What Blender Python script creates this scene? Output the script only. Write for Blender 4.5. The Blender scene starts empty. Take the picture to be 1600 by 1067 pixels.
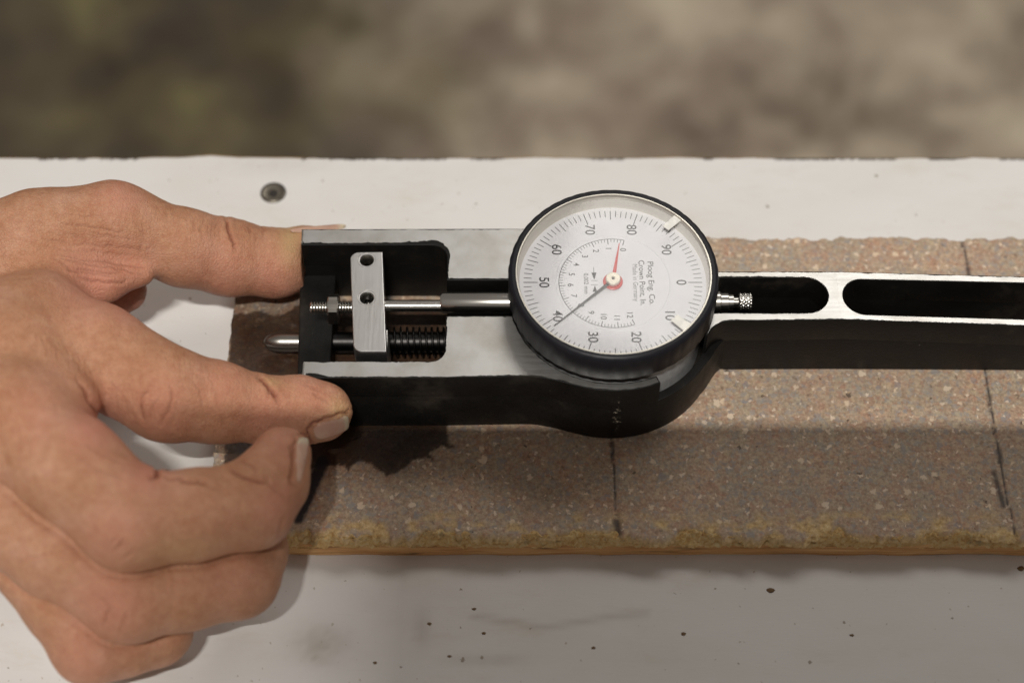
import bpy, bmesh, math, random
import numpy as np
from mathutils import Vector, Matrix

random.seed(7)
rng = np.random.default_rng(7)
S = bpy.context.scene
C = S.collection
MM = 0.001
R = math.radians

# ------------------------------------------------------------------ camera
FPX, PITCH = 2800.0, R(57.0)
CD = Vector((0, math.cos(PITCH), -math.sin(PITCH)))      # view direction
CU = Vector((0, math.sin(PITCH), math.cos(PITCH)))
CR = Vector((1, 0, 0))
D0 = 525.0                                               # mm, along the axis to z=0
CP = -CD * D0                                            # camera position (mm)


def U(px, py, z):
    """photo pixel at a known height -> point in mm"""
    r = CD + CR * ((px - 800) / FPX) + CU * ((533.5 - py) / FPX)
    t = (z - CP.z) / r.z
    return CP + r * t


cam = bpy.data.cameras.new('camera')
cam.sensor_width = 22.3
cam.lens = FPX / 1600 * 22.3
cam.clip_start, cam.clip_end = 0.02, 50
co = bpy.data.objects.new('camera', cam)
C.objects.link(co)
co.location = CP * MM
co.rotation_euler = (math.pi / 2 - PITCH, 0, 0)
S.camera = co
cam.dof.use_dof = True
cam.dof.focus_distance = 0.500
cam.dof.aperture_fstop = 4.0

# ------------------------------------------------------------------ world, lamp, exposure
w = bpy.data.worlds.new('World')
S.world = w
w.use_nodes = True
bg = w.node_tree.nodes['Background']
bg.inputs[0].default_value = (1.0, 0.90, 0.82, 1)
bg.inputs[1].default_value = 0.18
S.view_settings.view_transform = 'Standard'
S.view_settings.look = 'None'
S.view_settings.exposure = 0
S.view_settings.gamma = 1

SHADOW_Y = U(1300, 663, 0).y                             # where the added blocker's shadow falls on the board
LZ, LTILT, SHZ = 2000.0, R(24), 520.0
LY = SHADOW_Y - LZ * math.tan(LTILT)
la = bpy.data.lights.new('strip_lamp', 'AREA')
la.shape = 'RECTANGLE'
la.size, la.size_y = 0.26, 0.012
la.energy = 33
la.color = (1.0, 0.965, 0.91)
lo = bpy.data.objects.new('strip_lamp', la)
C.objects.link(lo)
lo.location = Vector((-100, LY, LZ)) * MM
lo.rotation_euler = (LTILT, 0, 0)
BLOCKER_Y = SHADOW_Y + (LY - SHADOW_Y) * SHZ / LZ
lb = bpy.data.lights.new('fill_lamp', 'AREA')         # added lamp behind the bench for fill and metal reflections
lb.shape = 'RECTANGLE'
lb.size, lb.size_y = 1.5, 0.6
lb.energy = 14
lb.color = (1.0, 0.96, 0.90)
lbo = bpy.data.objects.new('fill_lamp', lb)
C.objects.link(lbo)
lbo.location = (0.85, 1.45, 2.1)
lbo.rotation_euler = (R(-34), 0, R(-20))

# ------------------------------------------------------------------ helpers


def tag(o, label=None, cat=None, group=None, kind=None):
    if label: o['label'] = label
    if cat: o['category'] = cat
    if group: o['group'] = group
    if kind: o['kind'] = kind
    return o


def link(name, me, mat=None, parent=None, smooth=False):
    o = bpy.data.objects.new(name, me)
    C.objects.link(o)
    if mat is not None:
        me.materials.clear()
        for m in (mat if isinstance(mat, (list, tuple)) else [mat]):
            me.materials.append(m)
    if parent is not None: o.parent = parent
    if smooth:
        me.polygons.foreach_set('use_smooth', [True] * len(me.polygons))
    return o


def from_bm(name, bm, mat, parent=None, smooth=False):
    me = bpy.data.meshes.new(name)
    bm.to_mesh(me)
    bm.free()
    return link(name, me, mat, parent, smooth)


def from_np(name, v, f, mat, parent=None, smooth=True):
    """v in mm; f an (n,4) or (n,3) array"""
    me = bpy.data.meshes.new(name)
    me.from_pydata([tuple(p) for p in (np.asarray(v) * MM).tolist()], [], np.asarray(f).tolist())
    me.update()
    return link(name, me, mat, parent, smooth)


def autosmooth(o, ang=35):
    me = o.data
    me.polygons.foreach_set('use_smooth', [True] * len(me.polygons))
    me.polygons.foreach_set('use_smooth', [abs(p.normal.z) < .9995 for p in me.polygons])
    bm = bmesh.new(); bm.from_mesh(me)
    for e in bm.edges:
        e.smooth = not (len(e.link_faces) == 2 and e.calc_face_angle(0) > R(ang))
    bm.to_mesh(me); bm.free()
    return o


def curve_mesh(loops, z0, z1, bevel=0.0, res=2):
    """filled 2D loops (mm, holes by nesting) extruded from z0 to z1 -> (verts mm, faces)"""
    cu = bpy.data.curves.new('tmp', 'CURVE')
    cu.dimensions = '2D'
    cu.fill_mode = 'BOTH'
    for lp in loops:
        s = cu.splines.new('POLY')
        s.points.add(len(lp) - 1)
        for p, q in zip(s.points, lp):
            p.co = (q[0], q[1], 0, 1)
        s.use_cyclic_u = True
    if z1 is not None:
        cu.extrude = (z1 - z0) / 2 - bevel
        cu.bevel_depth = bevel
        cu.bevel_resolution = res
        cu.offset = -bevel
    ob = bpy.data.objects.new('tmp', cu)
    C.objects.link(ob)
    dg = bpy.context.evaluated_depsgraph_get()
    me = bpy.data.meshes.new_from_object(ob.evaluated_get(dg))
    v = [Vector(q.co) for q in me.vertices]
    zc = (z0 + z1) / 2 if z1 is not None else z0
    for q in v: q.z += zc
    f = [tuple(p.vertices) for p in me.polygons]
    bpy.data.objects.remove(ob)
    bpy.data.curves.remove(cu)
    bpy.data.meshes.remove(me)
    return v, f


def merge(pieces):
    vs, fs = [], []
    for v, f in pieces:
        o = len(vs)
        vs += list(v)
        fs += [tuple(i + o for i in p) for p in f]
    return vs, fs


def mesh_obj(name, vf, mat, parent=None, ang=35):
    v, f = vf
    me = bpy.data.meshes.new(name)
    me.from_pydata([tuple(Vector(p) * MM) for p in v], [], f)
    me.update()
    bm = bmesh.new(); bm.from_mesh(me)
    bmesh.ops.remove_doubles(bm, verts=bm.verts, dist=2e-6)
    bmesh.ops.recalc_face_normals(bm, faces=bm.faces)
    bm.to_mesh(me); bm.free()
    o = link(name, me, mat, parent)
    return autosmooth(o, ang)


def text_mesh(s, size, pos, rot, z, bold=0.0, space=1.0, sx=1.0):
    """flat lettering centred on pos; rot turns it about z (mm)"""
    cu = bpy.data.curves.new('tmp', 'FONT')
    cu.body = s
    cu.size = size
    cu.align_x = 'CENTER'
    cu.align_y = 'CENTER'
    cu.offset = bold
    cu.space_character = space
    ob = bpy.data.objects.new('tmp', cu)
    C.objects.link(ob)
    dg = bpy.context.evaluated_depsgraph_get()
    me = bpy.data.meshes.new_from_object(ob.evaluated_get(dg))
    xs = [q.co.x for q in me.vertices]; ys = [q.co.y for q in me.vertices]
    cx, cy = (min(xs) + max(xs)) / 2, (min(ys) + max(ys)) / 2
    c_, s_ = math.cos(rot), math.sin(rot)
    v = []
    for q in me.vertices:
        x, y = (q.co.x - cx) * sx, q.co.y - cy
        v.append(Vector((pos[0] + x * c_ - y * s_, pos[1] + x * s_ + y * c_, z)))
    f = [tuple(p.vertices) for p in me.polygons]
    bpy.data.objects.remove(ob)
    bpy.data.curves.remove(cu)
    bpy.data.meshes.remove(me)
    return v, f


def lathe(profile, n, axis='z', centre=(0, 0, 0), rmod=None, closed=False):
    """profile of (r, h); h runs along the axis"""
    v, f = [], []
    m = len(profile)
    for i in range(n):
        a = 2 * math.pi * i / n
        for j, (r, h) in enumerate(profile):
            rr = r if rmod is None else rmod(r, h, a, j)
            c, s = rr * math.cos(a), rr * math.sin(a)
            p = (c, s, h) if axis == 'z' else ((h, c, s) if axis == 'x' else (c, h, s))
            v.append(Vector(p) + Vector(centre))
    for i in range(n):
        k = (i + 1) % n
        for j in range(m if closed else m - 1):
            l = (j + 1) % m
            f.append((i * m + j, k * m + j, k * m + l, i * m + l))
    return v, f


def box(x0, x1, y0, y1, z0, z1):
    v = [Vector((x, y, z)) for z in (z0, z1) for y in (y0, y1) for x in (x0, x1)]
    f = [(0, 2, 3, 1), (4, 5, 7, 6), (0, 1, 5, 4), (2, 6, 7, 3), (0, 4, 6, 2), (1, 3, 7, 5)]
    return v, f


def tube(pts, r, n=8):
    v, f = [], []
    N = len(pts)
    prev = None
    for i, p in enumerate(pts):
        t = (pts[min(i + 1, N - 1)] - pts[max(i - 1, 0)]).normalized()
        a = prev if prev is not None else t.orthogonal().normalized()
        a = (a - t * a.dot(t)).normalized()
        prev = a
        b = t.cross(a)
        for k in range(n):
            q = 2 * math.pi * k / n
            v.append(p + a * (r * math.cos(q)) + b * (r * math.sin(q)))
    for i in range(N - 1):
        for k in range(n):
            l = (k + 1) % n
            f.append((i * n + k, i * n + l, (i + 1) * n + l, (i + 1) * n + k))
    f.append(tuple(range(n))[::-1])
    f.append(tuple((N - 1) * n + k for k in range(n)))
    return v, f


def smooth_closed(pts, step=0.6, it=0):
    """resample a closed loop at about step mm"""
    P = [np.array((p[0], p[1]), float) for p in pts]
    out = []
    for i in range(len(P)):
        a, b = P[i], P[(i + 1) % len(P)]
        n = max(1, int(np.linalg.norm(b - a) / step))
        for k in range(n):
            out.append(a + (b - a) * k / n)
    A = np.array(out)
    for _ in range(it):
        A = 0.5 * A + 0.25 * (np.roll(A, 1, 0) + np.roll(A, -1, 0))
    return A


def area2(A):
    return np.sum(A[:, 0] * np.roll(A[:, 1], -1) - np.roll(A[:, 0], -1) * A[:, 1])


def vnoise1(n, scale, seed):
    r = np.random.default_rng(seed)
    k = max(2, int(n / scale) + 2)
    g = r.normal(size=k)
    return np.interp(np.linspace(0, k - 1, n), np.arange(k), g)


def catmull(pts, n=8):
    P = [np.array(p, float) for p in pts]
    out = []
    for i in range(len(P) - 1):
        p0, p1, p2, p3 = P[max(i - 1, 0)], P[i], P[i + 1], P[min(i + 2, len(P) - 1)]
        for k in range(n):
            t = k / n
            out.append(0.5 * ((2 * p1) + (-p0 + p2) * t + (2 * p0 - 5 * p1 + 4 * p2 - p3) * t * t + (-p0 + 3 * p1 - 3 * p2 + p3) * t ** 3))
    out.append(P[-1])
    return out


# ---------------------------------------------------------------- value noise on arrays
def vnoise2(x, y, seed=0):
    def h(i, j):
        n = (i.astype(np.int64) * 374761393 + j.astype(np.int64) * 668265263 + seed * 1442695041) & 0xffffffff
        n = ((n ^ (n >> 13)) * 1274126177) & 0xffffffff
        return ((n ^ (n >> 16)) & 0xffff) / 65535.0
    i, j = np.floor(x), np.floor(y)
    u, v = x - i, y - j
    u = u * u * (3 - 2 * u); v = v * v * (3 - 2 * v)
    return (h(i, j) * (1 - u) + h(i + 1, j) * u) * (1 - v) + (h(i, j + 1) * (1 - u) + h(i + 1, j + 1) * u) * v


def fbm2(x, y, seed=0, o=4):
    s, a, t = 0, 1.0, 0
    for k in range(o):
        s = s + a * vnoise2(x * 2 ** k, y * 2 ** k, seed + k * 17)
        t += a; a *= 0.5
    return s / t


def project(v):
    """mm points (n,3) -> photo pixels"""
    d = v - np.array(CP)
    zc = d @ np.array(CD)
    return 800 + FPX * (d @ np.array(CR)) / zc, 533.5 - FPX * (d @ np.array(CU)) / zc


def polydist(px, py, pts):
    """distance in pixels to a polyline"""
    D = np.full(px.shape, 1e9)
    for (x0, y0), (x1, y1) in zip(pts[:-1], pts[1:]):
        dx, dy = x1 - x0, y1 - y0
        t = np.clip(((px - x0) * dx + (py - y0) * dy) / (dx * dx + dy * dy + 1e-9), 0, 1)
        D = np.minimum(D, np.hypot(px - x0 - t * dx, py - y0 - t * dy))
    return D


def inpoly(px, py, pts):
    ins = np.zeros(px.shape, bool)
    n = len(pts)
    for i in range(n):
        x0, y0 = pts[i]; x1, y1 = pts[(i + 1) % n]
        c = ((y0 > py) != (y1 > py)) & (px < (x1 - x0) * (py - y0) / (y1 - y0 + 1e-12) + x0)
        ins ^= c
    return ins


# ------------------------------------------------------------------ materials
class NT:
    def __init__(s, name):
        s.m = bpy.data.materials.new(name)
        s.m.use_nodes = True
        s.t = s.m.node_tree
        s.b = s.t.nodes['Principled BSDF']
        s.tc = None

    def n(s, typ, **kw):
        nd = s.t.nodes.new(typ)
        for k, v in kw.items():
            if k.startswith('i_'):
                key = k[2:]
                key = int(key) if key.isdigit() else key.replace('_', ' ')
                s.set(nd.inputs[key], v)
            else:
                setattr(nd, k, v)
        return nd

    def set(s, sock, v):
        if isinstance(v, bpy.types.NodeSocket): s.t.links.new(v, sock)
        else: sock.default_value = v

    def obj(s, scale=1.0, sc=None):
        if s.tc is None: s.tc = s.n('ShaderNodeTexCoord')
        mp = s.n('ShaderNodeMapping')
        s.t.links.new(s.tc.outputs['Object'], mp.inputs[0])
        k = 1000.0 * scale
        mp.inputs['Scale'].default_value = (k, k, k) if sc is None else tuple(1000 * q for q in sc)
        return mp.outputs[0]

    def noise(s, vec, scale, detail=4, rough=0.55, dist=0.0, out='Fac'):
        nd = s.n('ShaderNodeTexNoise', i_Vector=vec, i_Scale=scale, i_Detail=detail, i_Roughness=rough, i_Distortion=dist)
        return nd.outputs[out]

    def vor(s, vec, scale, feature='F1', out='Distance', rand=1.0):
        nd = s.n('ShaderNodeTexVoronoi', feature=feature, i_Vector=vec, i_Scale=scale, i_Randomness=rand)
        return nd.outputs[out]

    def ramp(s, fac, stops, interp='LINEAR'):
        nd = s.n('ShaderNodeValToRGB')
        nd.color_ramp.interpolation = interp
        el = nd.color_ramp.elements
        while len(el) < len(stops): el.new(0.5)
        for e, (p, c) in zip(el, stops):
            e.position = p
            e.color = (c, c, c, 1) if isinstance(c, (int, float)) else (*c, 1)
        s.set(nd.inputs[0], fac)
        return nd.outputs[0]

    def mix(s, fac, a, b, mode='MIX'):
        nd = s.n('ShaderNodeMix', data_type='RGBA', blend_type=mode)
        s.set(nd.inputs[0], fac)
        for k, v in ((6, a), (7, b)):
            if isinstance(v, tuple) and len(v) == 3: v = (*v, 1)
            s.set(nd.inputs[k], v)
        return nd.outputs[2]

    def math(s, op, a, b=0.0, c=0.0):
        nd = s.n('ShaderNodeMath', operation=op)
        s.set(nd.inputs[0], a); s.set(nd.inputs[1], b); s.set(nd.inputs[2], c)
        return nd.outputs[0]

    def attr(s, name, out='Fac'):
        return s.n('ShaderNodeAttribute', attribute_name=name).outputs[out]

    def bump(s, h, strength=0.3, dist=0.0005, normal=None):
        nd = s.n('ShaderNodeBump', i_Height=h, i_Strength=strength, i_Distance=dist)
        if normal is not None: s.set(nd.inputs['Normal'], normal)
        s.t.links.new(nd.outputs[0], s.b.inputs['Normal'])
        return nd.outputs[0]

    def P(s, **kw):
        for k, v in kw.items():
            key = k.replace('_', ' ')
            if isinstance(v, tuple) and len(v) == 3: v = (*v, 1)
            s.set(s.b.inputs[key], v)
        return s.m


def mat_white_board():
    t = NT('white_painted_board')
    v = t.obj()
    vs = t.obj(sc=(0.6, 1.1, 1))
    big = t.noise(vs, 0.03, 5, 0.6)
    col = t.ramp(big, [(0.25, (0.70, 0.675, 0.63)), (0.5, (0.745, 0.73, 0.71)), (0.75, (0.77, 0.76, 0.745))])
    yel = t.ramp(t.noise(t.obj(sc=(0.45, 1.1, 1)), 0.055, 6, 0.7), [(0.55, 0.0), (0.75, 0.40)])
    col = t.mix(yel, col, (0.60, 0.53, 0.41))
    scr = t.ramp(t.noise(t.obj(sc=(0.12, 3.0, 1)), 0.3, 3, 0.6), [(0.68, 0.0), (0.76, 0.22)])
    msk = t.ramp(t.noise(v, 0.05, 3), [(0.5, 0.0), (0.65, 1.0)])
    col = t.mix(t.math('MULTIPLY', scr, msk), col, (0.42, 0.33, 0.22))
    # small dark specks of dirt
    nz = t.noise(v, 0.9, 2, out='Color')
    wv = t.n('ShaderNodeVectorMath', operation='MULTIPLY_ADD', i_0=nz, i_1=(1.6, 1.6, 0), i_2=v).outputs[0]
    vo = t.n('ShaderNodeTexVoronoi', voronoi_dimensions='2D', i_Vector=wv, i_Scale=0.085)
    sz = t.math('MULTIPLY', t.ramp(vo.outputs['Color'], [(0.5, 0.0), (1.0, 1.0)]), 0.055)
    sp = t.math('LESS_THAN', vo.outputs['Distance'], sz)
    col = t.mix(t.math('MULTIPLY', sp, 0.7), col, (0.19, 0.13, 0.065))
    vo2 = t.n('ShaderNodeTexVoronoi', voronoi_dimensions='2D', i_Vector=wv, i_Scale=0.19)
    sz2 = t.math('MULTIPLY', t.ramp(vo2.outputs['Color'], [(0.62, 0.0), (1.0, 1.0)]), 0.075)
    sp2 = t.math('LESS_THAN', vo2.outputs['Distance'], sz2)
    col = t.mix(t.math('MULTIPLY', sp2, 0.5), col, (0.33, 0.25, 0.15))
    col = t.mix(t.attr('smudge'), col, (0.30, 0.25, 0.19))
    t.bump(t.noise(t.obj(sc=(0.3, 2.0, 1)), 1.2, 4, 0.6), 0.12, 0.0004)
    return t.P(Base_Color=col, Roughness=0.5, Specular_IOR_Level=0.35)


def mat_raw_wood(name, base=((0.30, 0.17, 0.07), (0.55, 0.36, 0.17)), s=1.0):
    t = NT(name)
    g = t.noise(t.obj(sc=(0.045 * s, 1.1 * s, 1.1 * s)), 1.0, 6, 0.65, 0.6)
    col = t.ramp(g, [(0.28, tuple(c * 0.55 for c in base[0])), (0.45, base[0]), (0.68, base[1])])
    dk = t.ramp(t.noise(t.obj(sc=(0.05, 0.25, 0.25)), 1.0, 4), [(0.6, 0.0), (0.72, 0.8)])
    col = t.mix(dk, col, (0.10, 0.06, 0.035))
    t.bump(g, 0.5, 0.0006)
    return t.P(Base_Color=col, Roughness=0.75, Specular_IOR_Level=0.25)


def mat_speckled():
    """worn linoleum: fine chips of brick red, blue grey and buff"""
    t = NT('speckled_linoleum')
    v = t.obj()
    nz = t.noise(v, 0.7, 4, 0.65, out='Color')
    wv = t.n('ShaderNodeVectorMath', operation='MULTIPLY_ADD', i_0=nz, i_1=(3.4, 3.4, 0), i_2=v).outputs[0]

    def chips(scale, seed):
        wo = t.n('ShaderNodeVectorMath', operation='ADD', i_0=wv, i_1=(seed * 13.7, seed * 7.1, 0)).outputs[0]
        return t.n('ShaderNodeTexVoronoi', voronoi_dimensions='2D', feature='SMOOTH_F1', i_Vector=wo, i_Scale=scale, i_Smoothness=0.12)
    r1 = t.n('ShaderNodeSeparateColor', i_0=chips(0.55, 1).outputs['Color']).outputs[0]
    col = t.ramp(r1, [(0.1, (0.40, 0.21, 0.15)), (0.3, (0.50, 0.335, 0.235)), (0.5, (0.42, 0.36, 0.285)), (0.7, (0.58, 0.45, 0.33)), (0.9, (0.36, 0.345, 0.335))])
    r2 = t.noise(v, 0.24, 6, 0.75)
    col = t.mix(0.42, col, t.ramp(r2, [(0.32, (0.36, 0.185, 0.13)), (0.44, (0.50, 0.35, 0.25)), (0.55, (0.40, 0.37, 0.31)), (0.68, (0.62, 0.50, 0.37))]))
    fine = t.noise(v, 1.15, 5, 0.8)
    col = t.mix(0.50, col, t.ramp(fine, [(0.34, (0.13, 0.085, 0.06)), (0.44, (0.32, 0.25, 0.185)), (0.54, (0.43, 0.35, 0.265)), (0.66, (0.76, 0.64, 0.50))]))
    col = t.mix(0.75, col, t.ramp(t.noise(v, 0.75, 3, 0.7), [(0.36, (0.36, 0.33, 0.31)), (0.5, (0.5, 0.5, 0.5)), (0.64, (0.63, 0.64, 0.62))]), 'OVERLAY')

    def sprinkle(col, scale, lo, rad, k, c, seed):
        wo = t.n('ShaderNodeVectorMath', operation='ADD', i_0=wv, i_1=(seed * 13.7, seed * 7.1, 0)).outputs[0]
        vv = t.n('ShaderNodeTexVoronoi', voronoi_dimensions='2D', i_Vector=wo, i_Scale=scale)
        rr = t.math('MULTIPLY', t.ramp(vv.outputs['Color'], [(lo, 0.0), (1.0, 1.0)]), rad)
        m = t.n('ShaderNodeMapRange', i_0=t.math('SUBTRACT', rr, vv.outputs['Distance']), i_1=0.0, i_2=0.05).outputs[0]
        return t.mix(t.math('MULTIPLY', m, k), col, c)
    col = sprinkle(col, 0.50, 0.15, 0.50, 0.55, (0.33, 0.335, 0.345), 2)
    col = sprinkle(col, 0.30, 0.35, 0.40, 0.50, (0.27, 0.285, 0.315), 3)
    col = sprinkle(col, 0.55, 0.25, 0.42, 0.45, (0.44, 0.235, 0.165), 4)
    col = sprinkle(col, 0.45, 0.20, 0.42, 0.50, (0.56, 0.47, 0.32), 5)
    col = sprinkle(col, 0.20, 0.55, 0.30, 0.55, (0.24, 0.26, 0.30), 11)
    col = sprinkle(col, 0.21, 0.40, 0.27, 0.85, (0.80, 0.68, 0.54), 6)
    col = sprinkle(col, 0.42, 0.50, 0.30, 0.85, (0.80, 0.70, 0.59), 7)
    col = sprinkle(col, 0.30, 0.45, 0.20, 0.70, (0.17, 0.125, 0.085), 8)
    col = t.mix(1.0, col, (1.10, 1.04, 0.98), 'MULTIPLY')
    col = t.mix(0.55, col, t.ramp(t.noise(v, 0.085, 4, 0.65), [(0.38, (0.56, 0.47, 0.44)), (0.5, (0.51, 0.495, 0.48)), (0.62, (0.46, 0.49, 0.50))]), 'OVERLAY')
    # dark pits
    v5 = t.n('ShaderNodeTexVoronoi', voronoi_dimensions='2D', i_Vector=wv, i_Scale=0.12)
    p5 = t.math('LESS_THAN', v5.outputs['Distance'], t.math('MULTIPLY', t.ramp(v5.outputs['Color'], [(0.55, 0.0), (1.0, 1.0)]), 0.085))
    col = t.mix(t.math('MULTIPLY', p5, 0.85), col, (0.09, 0.06, 0.035))
    # grubby film
    grub = t.ramp(t.noise(v, 0.035, 4, 0.6), [(0.35, 0.0), (0.7, 0.28)])
    col = t.mix(grub, col, (0.30, 0.255, 0.21))
    # worn bare backing near the broken edge
    col = t.mix(t.attr('fray'), col, t.ramp(t.noise(v, 0.8, 5, 0.7), [(0.3, (0.30, 0.16, 0.06)), (0.5, (0.66, 0.46, 0.21)), (0.7, (0.84, 0.66, 0.38))]))
    oil = t.attr('oil')  # stain mask; also carries the painted thumb shadow
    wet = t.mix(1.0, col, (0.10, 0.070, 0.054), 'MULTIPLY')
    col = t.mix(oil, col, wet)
    col = t.mix(t.attr('ink'), col, (0.018, 0.016, 0.022))
    rough = t.math('MULTIPLY_ADD', oil, -0.28, 0.62)
    h = t.math('ADD', fine, t.math('MULTIPLY', p5, -1.2))
    h = t.math('MULTIPLY_ADD', oil, t.math('MULTIPLY', t.noise(v, 0.35, 3), 1.2), h)
    t.bump(h, 0.35, 0.0005)
    return t.P(Base_Color=col, Roughness=rough, Specular_IOR_Level=0.4)


def mat_fibre():
    t = NT('torn_backing_fibre')
    v = t.obj()
    a = t.noise(v, 0.7, 6, 0.75, 0.8)
    col = t.ramp(a, [(0.26, (0.12, 0.055, 0.02)), (0.36, (0.62, 0.33, 0.12)), (0.50, (0.86, 0.60, 0.27)), (0.66, (0.93, 0.76, 0.45))])
    g = t.ramp(t.noise(v, 0.2, 4), [(0.60, 0.0), (0.72, 0.6)])
    col = t.mix(g, col, (0.20, 0.165, 0.13))
    t.bump(a, 0.9, 0.0012)
    return t.P(Base_Color=col, Roughness=0.9, Specular_IOR_Level=0.15)


DY_CHIP = U(958, 600, 26).y + 2


def mat_black_paint():
    t = NT('black_crackle_paint')
    v = t.obj()
    d = t.noise(v, 0.06, 5, 0.65)
    col = t.ramp(d, [(0.4, (0.006, 0.0057, 0.0053)), (0.57, (0.010, 0.009, 0.008)), (0.76, (0.040, 0.032, 0.024))])
    v3 = t.n('ShaderNodeTexVoronoi', i_Vector=v, i_Scale=0.55)
    p = t.math('LESS_THAN', v3.outputs['Distance'], t.math('MULTIPLY', t.ramp(v3.outputs['Color'], [(0.88, 0.0), (1.0, 1.0)]), 0.16))
    col = t.mix(t.math('MULTIPLY', p, t.ramp(t.noise(v, 0.03, 2), [(0.45, 0.0), (0.6, 0.8)])), col, (0.26, 0.20, 0.13))
    pb = U(965, 645, 12)
    sx = t.n('ShaderNodeSeparateXYZ', i_0=v)
    near = t.math('SUBTRACT', 1.0, t.math('MULTIPLY', t.math('ABSOLUTE', t.math('SUBTRACT', sx.outputs[0], pb.x)), 0.26))
    near = t.math('SUBTRACT', near, t.math('MULTIPLY', t.math('ABSOLUTE', t.math('SUBTRACT', sx.outputs[2], 12.0)), 0.05))
    near = t.math('MULTIPLY', near, t.math('LESS_THAN', sx.outputs[1], DY_CHIP))
    ch = t.ramp(t.math('MULTIPLY_ADD', near, 0.17, t.noise(v, 0.75, 5, 0.75)), [(0.705, 0.0), (0.76, 1.0)])
    col = t.mix(ch, col, (0.60, 0.53, 0.42))
    t.set(t.b.inputs['Metallic'], t.math('MULTIPLY', ch, 0.6))
    r = t.ramp(d, [(0.4, 0.38), (0.7, 0.62)])
    t.bump(t.noise(v, 1.3, 5, 0.7), 0.35, 0.0004)
    return t.P(Base_Color=col, Roughness=r, Specular_IOR_Level=0.22)


def mat_steel(name, base=(0.60, 0.59, 0.565), rough=0.36, brush=(0.06, 1.6, 1.6), dirt=0.25, bump=0.08):
    t = NT(name)
    g = t.noise(t.obj(sc=brush), 1.0, 4, 0.6)
    v = t.obj()
    st = t.ramp(t.noise(v, 0.075, 5, 0.62), [(0.42, 0.0), (0.72, dirt)])
    col = t.mix(st, base, tuple(c * k for c, k in zip(base, (0.62, 0.58, 0.50))))
    vo = t.n('ShaderNodeTexVoronoi', i_Vector=v, i_Scale=0.33)
    p = t.math('LESS_THAN', vo.outputs['Distance'], t.math('MULTIPLY', t.ramp(vo.outputs['Color'], [(0.8, 0.0), (1.0, 1.0)]), 0.13))
    col = t.mix(t.math('MULTIPLY', p, dirt * 2.6), col, (0.05, 0.045, 0.04))
    r = t.math('MULTIPLY_ADD', g, 0.16, rough - 0.08)
    t.bump(g, bump, 0.0002)
    return t.P(Base_Color=col, Metallic=1.0, Roughness=r)


def mat_plain(name, col, rough=0.5, metal=0.0, spec=0.5):
    t = NT(name)
    v = t.obj()
    k = t.ramp(t.noise(v, 0.6, 5, 0.65), [(0.3, tuple(c * 0.82 for c in col)), (0.7, tuple(min(1, c * 1.12) for c in col))])
    t.bump(t.noise(v, 2.0, 3), 0.06, 0.0002)
    return t.P(Base_Color=k, Roughness=rough, Metallic=metal, Specular_IOR_Level=spec)


def mat_dial():
    t = NT('dial_white')
    v = t.obj()
    d = t.noise(v, 0.12, 4)
    col = t.ramp(d, [(0.3, (0.585, 0.58, 0.605)), (0.7, (0.64, 0.635, 0.66))])
    vo = t.n('ShaderNodeTexVoronoi', i_Vector=v, i_Scale=0.3)
    p = t.math('LESS_THAN', vo.outputs['Distance'], t.math('MULTIPLY', t.ramp(vo.outputs['Color'], [(0.75, 0.0), (1.0, 1.0)]), 0.05))
    col = t.mix(p, col, (0.9, 0.9, 0.9))
    return t.P(Base_Color=col, Roughness=0.55, Specular_IOR_Level=0.3)


def mat_glass():
    t = NT('dial_glass')
    t.t.nodes.remove(t.b)
    out = t.t.nodes['Material Output']
    tr = t.n('ShaderNodeBsdfTransparent', i_0=(0.985, 0.985, 0.98, 1))
    gl = t.n('ShaderNodeBsdfGlossy', i_0=(1, 1, 1, 1), i_Roughness=0.04)
    fr = t.n('ShaderNodeFresnel', i_0=1.46)
    v = t.obj()
    dust = t.ramp(t.noise(v, 3.2, 2, 0.5), [(0.735, 0.0), (0.76, 0.55)])
    df = t.n('ShaderNodeBsdfDiffuse', i_0=(0.8, 0.8, 0.8, 1))
    m1 = t.n('ShaderNodeMixShader', i_0=fr.outputs[0], i_1=tr.outputs[0], i_2=gl.outputs[0])
    m2 = t.n('ShaderNodeMixShader', i_0=dust, i_1=m1.outputs[0], i_2=df.outputs[0])
    t.t.links.new(m2.outputs[0], out.inputs[0])
    return t.m


def mat_floor():
    t = NT('stained_concrete')
    v = t.obj()
    a = t.noise(v, 0.0105, 7, 0.68, 0.4)
    col = t.ramp(a, [(0.35, (0.19, 0.15, 0.11)), (0.46, (0.37, 0.30, 0.23)), (0.54, (0.50, 0.425, 0.32)), (0.66, (0.72, 0.635, 0.48))])
    b = t.noise(v, 0.0042, 4, 0.6)
    pk = t.ramp(b, [(0.4, 0.0), (0.62, 0.55)])
    col = t.mix(pk, col, t.mix(0.5, col, (0.42, 0.325, 0.275)))
    # broad oil stain, with the floor's uneven light painted in, darker to the left
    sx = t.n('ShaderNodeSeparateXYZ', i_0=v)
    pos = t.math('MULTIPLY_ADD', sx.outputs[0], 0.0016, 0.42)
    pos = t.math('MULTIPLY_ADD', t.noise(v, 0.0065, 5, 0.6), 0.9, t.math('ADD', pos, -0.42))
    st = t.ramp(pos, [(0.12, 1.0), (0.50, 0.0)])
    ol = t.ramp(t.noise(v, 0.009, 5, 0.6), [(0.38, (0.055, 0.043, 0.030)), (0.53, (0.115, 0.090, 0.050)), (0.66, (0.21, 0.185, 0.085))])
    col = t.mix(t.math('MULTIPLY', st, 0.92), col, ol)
    t.bump(a, 0.2, 0.002)
    return t.P(Base_Color=col, Roughness=0.8, Specular_IOR_Level=0.2)


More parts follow.
